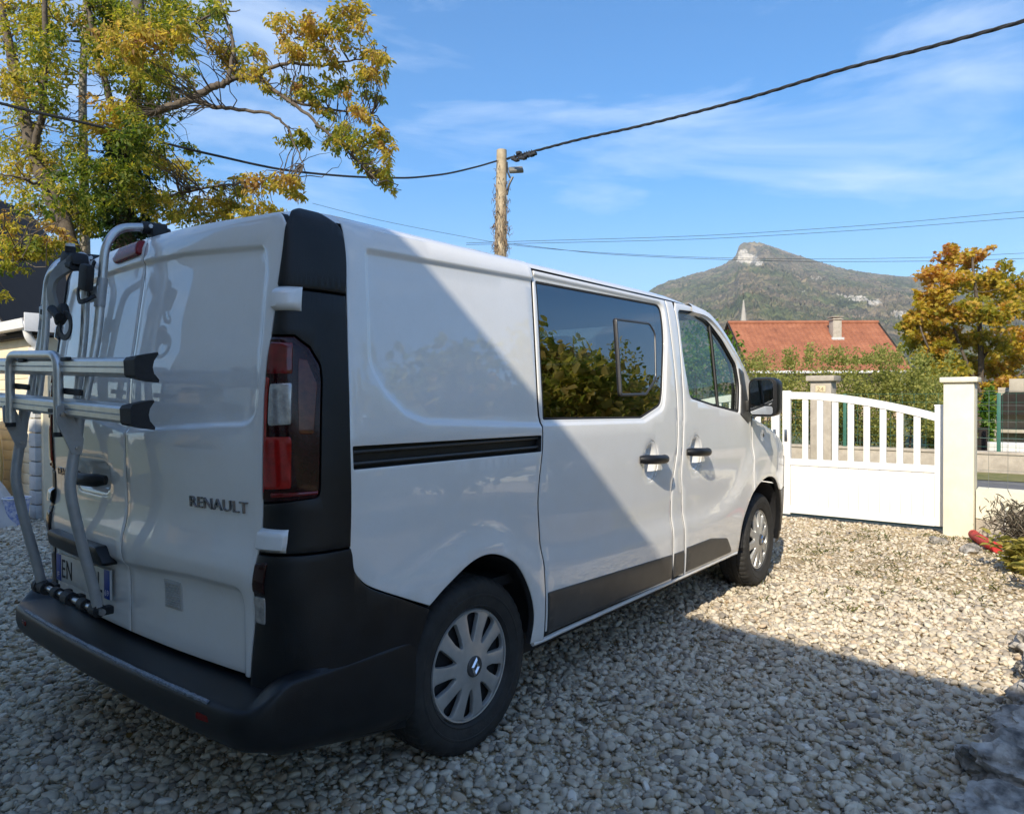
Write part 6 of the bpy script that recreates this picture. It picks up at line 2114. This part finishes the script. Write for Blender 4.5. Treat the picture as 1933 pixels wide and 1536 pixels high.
lc = cable_pts(938, 17.9, -150, 9.0, [(938, 304), (900, 315), (830, 330), (760, 336), (700, 335), (560, 324), (400, 292), (200, 242), (0, 195), (-150, 150)], 70)
b = MB(); b.tube([q - lc[0] for q in lc], .021, 6)
o = b.build('overhead_cable', M['cable'], None); o.location = lc[0]
tag(o, 'black cable sagging from the pole across the walnut tree', 'cable')
for uv, lab, d0, d1, r_ in (
    ([(880, 459), (970, 456), (1300, 446), (1600, 428), (1933, 399), (2100, 384)], 'uppermost of the thin far wires at the right', 26, 26, .008),
    ([(880, 462), (970, 460), (1300, 452), (1600, 436), (1933, 411), (2100, 398)], 'second of the thin far wires, just below the uppermost', 26, 26, .008),
    ([(590, 384), (700, 412), (860, 444), (970, 463), (1150, 478), (1370, 487), (1560, 489), (1750, 486), (1933, 478), (2100, 470)], 'thin dark wire sagging past the pole in front of the mountain top', 24, 24, .0065),
    ([(970, 461), (1150, 480), (1370, 490), (1560, 494), (1750, 493), (1933, 488), (2100, 482)], 'lowest thin wire crossing the mountain top', 24.5, 24.5, .008)):
    c = cable_pts(uv[0][0], d0, uv[-1][0], d1, uv, 60)
    b = MB(); b.tube([q - c[0] for q in c], r_, 5)
    o = b.build('thin_wire', M['cable'], None); o.location = c[0]
    tag(o, lab, 'wire')

# ------------------------------------------------------------------ mountain and hills
def hill_mat():
    m, nt, b = new_mat('wooded_mountain_slope')
    tc = nt.nodes.new('ShaderNodeTexCoord')
    t = N(nt, 'ShaderNodeTexNoise', Scale=.012, Detail=7.0, Roughness=.62); nt.links.new(tc.outputs['Object'], t.inputs['Vector'])
    rp = ramp(nt, [(.30, (.040, .056, .030)), (.42, (.072, .090, .042)), (.50, (.112, .108, .064)), (.58, (.150, .125, .090)), (.68, (.105, .100, .055)), (.78, (.16, .115, .060))])
    nt.links.new(t.outputs['Fac'], rp.inputs['Fac'])
    v = nt.nodes.new('ShaderNodeTexVoronoi'); v.inputs['Scale'].default_value = .085; nt.links.new(tc.outputs['Object'], v.inputs['Vector'])
    sp = nt.nodes.new('ShaderNodeSeparateColor'); nt.links.new(v.outputs['Color'], sp.inputs['Color'])
    r2 = ramp(nt, [(0, (.40, .45, .42)), (.5, (.9, .9, .85)), (1, (1.7, 1.55, 1.35))]); nt.links.new(sp.outputs['Red'], r2.inputs['Fac'])
    mx = nt.nodes.new('ShaderNodeMixRGB'); mx.blend_type = 'MULTIPLY'; mx.inputs['Fac'].default_value = .85
    nt.links.new(rp.outputs['Color'], mx.inputs['Color1']); nt.links.new(r2.outputs['Color'], mx.inputs['Color2'])
    # limestone outcrops
    at_ = nt.nodes.new('ShaderNodeAttribute'); at_.attribute_name = 'rock'
    t2 = N(nt, 'ShaderNodeTexNoise', Scale=.030, Detail=7.0, Roughness=.7); nt.links.new(tc.outputs['Object'], t2.inputs['Vector'])
    ad = nt.nodes.new('ShaderNodeMath'); ad.operation = 'ADD'; nt.links.new(at_.outputs['Fac'], ad.inputs[0]); nt.links.new(t2.outputs['Fac'], ad.inputs[1])
    r3 = ramp(nt, [(.92, (0, 0, 0)), (1.0, (1, 1, 1))])
    mul = nt.nodes.new('ShaderNodeMath'); mul.operation = 'MULTIPLY'; mul.inputs[1].default_value = .9; nt.links.new(ad.outputs[0], mul.inputs[0])
    nt.links.new(mul.outputs[0], r3.inputs['Fac'])
    t3 = N(nt, 'ShaderNodeTexNoise', Scale=.09, Detail=6.0, Roughness=.7); nt.links.new(tc.outputs['Object'], t3.inputs['Vector'])
    rk_ = ramp(nt, [(.32, (.26, .235, .20)), (.60, (.58, .54, .46))]); nt.links.new(t3.outputs['Fac'], rk_.inputs['Fac'])
    m2 = nt.nodes.new('ShaderNodeMixRGB'); nt.links.new(r3.outputs['Color'], m2.inputs['Fac'])
    nt.links.new(mx.outputs['Color'], m2.inputs['Color1']); nt.links.new(rk_.outputs['Color'], m2.inputs['Color2'])
    nt.links.new(m2.outputs['Color'], b.inputs['Base Color'])
    b.inputs['Roughness'].default_value = .95; b.inputs['Specular IOR Level'].default_value = .1
    bp = N(nt, 'ShaderNodeBump', Strength=1.0, Distance=6.0); nt.links.new(v.outputs['Distance'], bp.inputs['Height']); bp.invert = True
    nt.links.new(bp.outputs['Normal'], b.inputs['Normal'])
    return m
M['hill'] = hill_mat()
MD = 1800.0
sil = pchip([600, 900, 1050, 1150, 1250, 1300, 1350, 1380, 1390, 1394, 1400, 1412, 1428, 1450, 1475, 1530, 1600, 1660, 1770, 1850, 1933, 2050, 2200, 2500, 2900],
            [735, 715, 690, 620, 541, 526, 512, 497, 486, 472, 466, 463, 463, 469, 478, 496, 515, 524, 534, 540, 548, 560, 570, 600, 660])
us = np.concatenate([np.linspace(600, 1230, 50), np.linspace(1236, 1950, 240), np.linspace(1960, 2900, 60)])
ss_ = np.concatenate([np.linspace(0, .9, 70), np.linspace(.91, 1.0, 22), np.linspace(1.03, 1.5, 8)])
vs_, rock = [], []
blobs = [(1403, 487, 17, 14, .80), (1418, 495, 22, 12, .78), (1432, 502, 14, 10, .66), (1397, 497, 12, 12, .66), (1475, 530, 26, 6, .46), (1540, 530, 30, 10, .52), (1515, 556, 26, 7, .50), (1610, 568, 50, 10, .62), (1580, 560, 24, 8, .56), (1650, 578, 30, 14, .64), (1700, 600, 30, 18, .62), (1710, 575, 14, 22, .40), (1490, 548, 16, 6, .30), (1560, 580, 26, 5, .24)]
rmn = np.random.default_rng(3)
for u in us:
    vr = float(sil(np.array(float(u))))
    for s in ss_:
        d = 420 + (MD - 420) * s
        base_v = 640
        if s <= 1:
            f = s ** .9
            g = f
            # cliff under the summit: the face drops away steeply just in front of the rim
            if 1388 < u < 1440:
                k = math.exp(-((u - 1410) / 20.0) ** 2)
                if s > .93:
                    g = f - k * .16 * sstep((1 - s) / .035)
                else:
                    g = f - k * .16 * max(0, 1 - (.93 - s) / .45)
        else:
            g = 1 - (s - 1) * 1.4
        zr = MD * (755 - vr) / 1357.6
        q = fr(d, (u - 966.5) / 1357.6 * d, 0)
        n_ = mnoise.fractal(Vector((q.x * .006, q.y * .006, 1.7)), 1.0, 2.0, 6)
        rid = abs(mnoise.noise(Vector((q.x * .0035, q.y * .0035, 5.0))))
        z = 1.0 + zr * g * (1 - (.22 * rid * (1 - s) if s < 1 else 0)) + n_ * 9 * min(1, s * 3) * (.1 + .9 * min(1, abs(1 - s) * 8)) + rmn.normal() * 2.2 * min(1, s * 4) * (.45 + .55 * min(1, abs(1 - s) * 20))
        vs_.append((q.x, q.y, z))
        vv = 755 - (z - 1.356) / d * 1357.6
        r_ = 0
        for bu, bv, ru, rv, a in blobs:
            e = ((u - bu) / ru) ** 2 + ((vv - bv) / rv) ** 2
            r_ = max(r_, a * math.exp(-e * .8))
        rock.append(r_ if s <= 1.0 else 0)
ns_ = len(ss_)
fs_ = [(i*ns_ + j, (i+1)*ns_ + j, (i+1)*ns_ + j + 1, i*ns_ + j + 1) for i in range(len(us) - 1) for j in range(ns_ - 1)]
me = mesh_from('mountain', vs_, fs_)
a_ = me.attributes.new('rock', 'FLOAT', 'POINT'); a_.data.foreach_set('value', np.array(rock, np.float32))
structure(put('mountain', me, M['hill'], None, 180))
# lower hills closing the valley to the right and behind
vs_ = []
azs = np.linspace(YAW - R(40), YAW - R(215), 90)
for a in azs:
    e = 1 + .35 * mnoise.noise(Vector((a * 2.2, 3.3, 0))) + .12 * mnoise.noise(Vector((a * 9, 1.3, 0)))
    for j, s in enumerate(np.linspace(0, 1.3, 16)):
        d = 500 + 1100 * s
        f = s ** 1.2 if s <= 1 else 1 - (s - 1) * 1.5
        n_ = mnoise.fractal(Vector((math.cos(a) * d * .006, math.sin(a) * d * .006, 4)), 1, 2, 5)
        fade = min(1, (YAW - R(40) - a) / R(8) + .25) * min(1, max(0, (a - (YAW - R(215))) / R(12)))
        vs_.append((CAM.x + d * math.cos(a), CAM.y + d * math.sin(a), 1 + 170 * e * f * fade + n_ * 8 * min(1, s * 3)))
fs_ = [(i*16 + j, i*16 + j + 1, (i+1)*16 + j + 1, (i+1)*16 + j) for i in range(89) for j in range(15)]
structure(put('hills', mesh_from('hills', vs_, fs_), M['hill'], None, 180))

# ------------------------------------------------------------------ house behind the viewpoint, whose eaves throw the foreground shade
hs = thing('gabled_house', (-2.43, 0, 0), 'house behind the viewpoint that shades the near gravel and the van\'s rear', 'house', rz=-math.atan2(.1474, .989))
HY0, HY1, EZ = -5.6, 4.35, 4.5      # local y extent, eaves height; local x = 0 is the eaves line, house lies at x < 0
MB().box((-4.5, (HY0 + HY1) / 2, 2.1), (8.1, HY1 - HY0 - .8, 4.2)).build('wall', M['render'], hs)
b = MB()
b.prism([(0, EZ - .10), (0, EZ), (-4.6, EZ + 2.3), (-9.2, EZ), (-9.2, EZ - .10), (-4.6, EZ + 2.15)], 1, HY0, HY1)
b.build('roof', M['tiles'], hs)
b = MB(); b.prism([(-.46, 4.1), (-8.6, 4.1), (-4.6, EZ + 2.1)], 1, HY0 + .5, HY1 - .5); b.build('gable', M['render'], hs)
b = MB(); b.tube([(.05, HY0, EZ - .08), (.05, HY1, EZ - .08)], .06, 10); b.build('gutter', M['cladding'], hs)
dr = MB().box((-.43, -1.0, 1.05), (.06, 1.0, 2.1), bev=.01).build('door', M['darkwood'], hs)
MB().box((-.38, -.62, 1.05), (.03, .03, .14), bev=.008).build('handle', M['chrome'], dr)
for y in (-3.4, 1.2, 3.0):
    for z in (1.45,):
        w_ = MB().box((-.43, y, z), (.07, 1.1, 1.25), bev=.01).build('window', M['pvc'], hs)
        MB().box((-.405, y, z), (.05, .96, 1.1)).build('pane', M['privacy'], w_)

# garden shrubs to the right of the viewpoint (seen mirrored in the van's side)
M['gardenleaf'] = leaf_mat('garden_shrub_leaves', [(0, (.08, .10, .025)), (.35, (.22, .26, .05)), (.6, (.42, .38, .10)), (.8, (.50, .36, .13)), (1, (.50, .29, .13))], .6)
lab = ['brown and green garden shrub mirrored in the sliding door window', 'second garden shrub along the right border', 'third garden shrub along the right border', 'tall shrub at the far end of the right border', 'broad shrub across the road far to the right']
for k, (x, y, h, rr_) in enumerate([(6.3, -4.15, 3.05, 1.15), (4.9, -4.9, 2.9, 1.1), (3.2, -5.4, 2.8, 1.1), (15.8, -8.2, 4.6, 1.7), (15.6, -10.8, 4.4, 1.7)]):
    bush('garden_shrub', (x, y), rr_, rr_, h, 5200, .14, M['gardenleaf'], lab[k], seed=90 + k, kind='lance', group='shrubs right of the viewpoint')

# ------------------------------------------------------------------ air
hm = bpy.data.materials.new('valley_haze'); hm.use_nodes = True
hn = hm.node_tree
for n_ in list(hn.nodes):
    if n_.type != 'OUTPUT_MATERIAL':
        hn.nodes.remove(n_)
pv = hn.nodes.new('ShaderNodeVolumePrincipled')
pv.inputs['Color'].default_value = (.80, .88, 1.0, 1)
pv.inputs['Density'].default_value = .00024
pv.inputs['Anisotropy'].default_value = 0.0
hn.links.new(pv.outputs['Volume'], hn.nodes['Material Output'].inputs['Volume'])
hb = MB().box((300, 300, 329), (6300, 6300, 660)).mesh('haze')
ho = put('haze', hb, hm, None, 0)
tag(stuff(ho), 'faint haze filling the valley', 'haze')
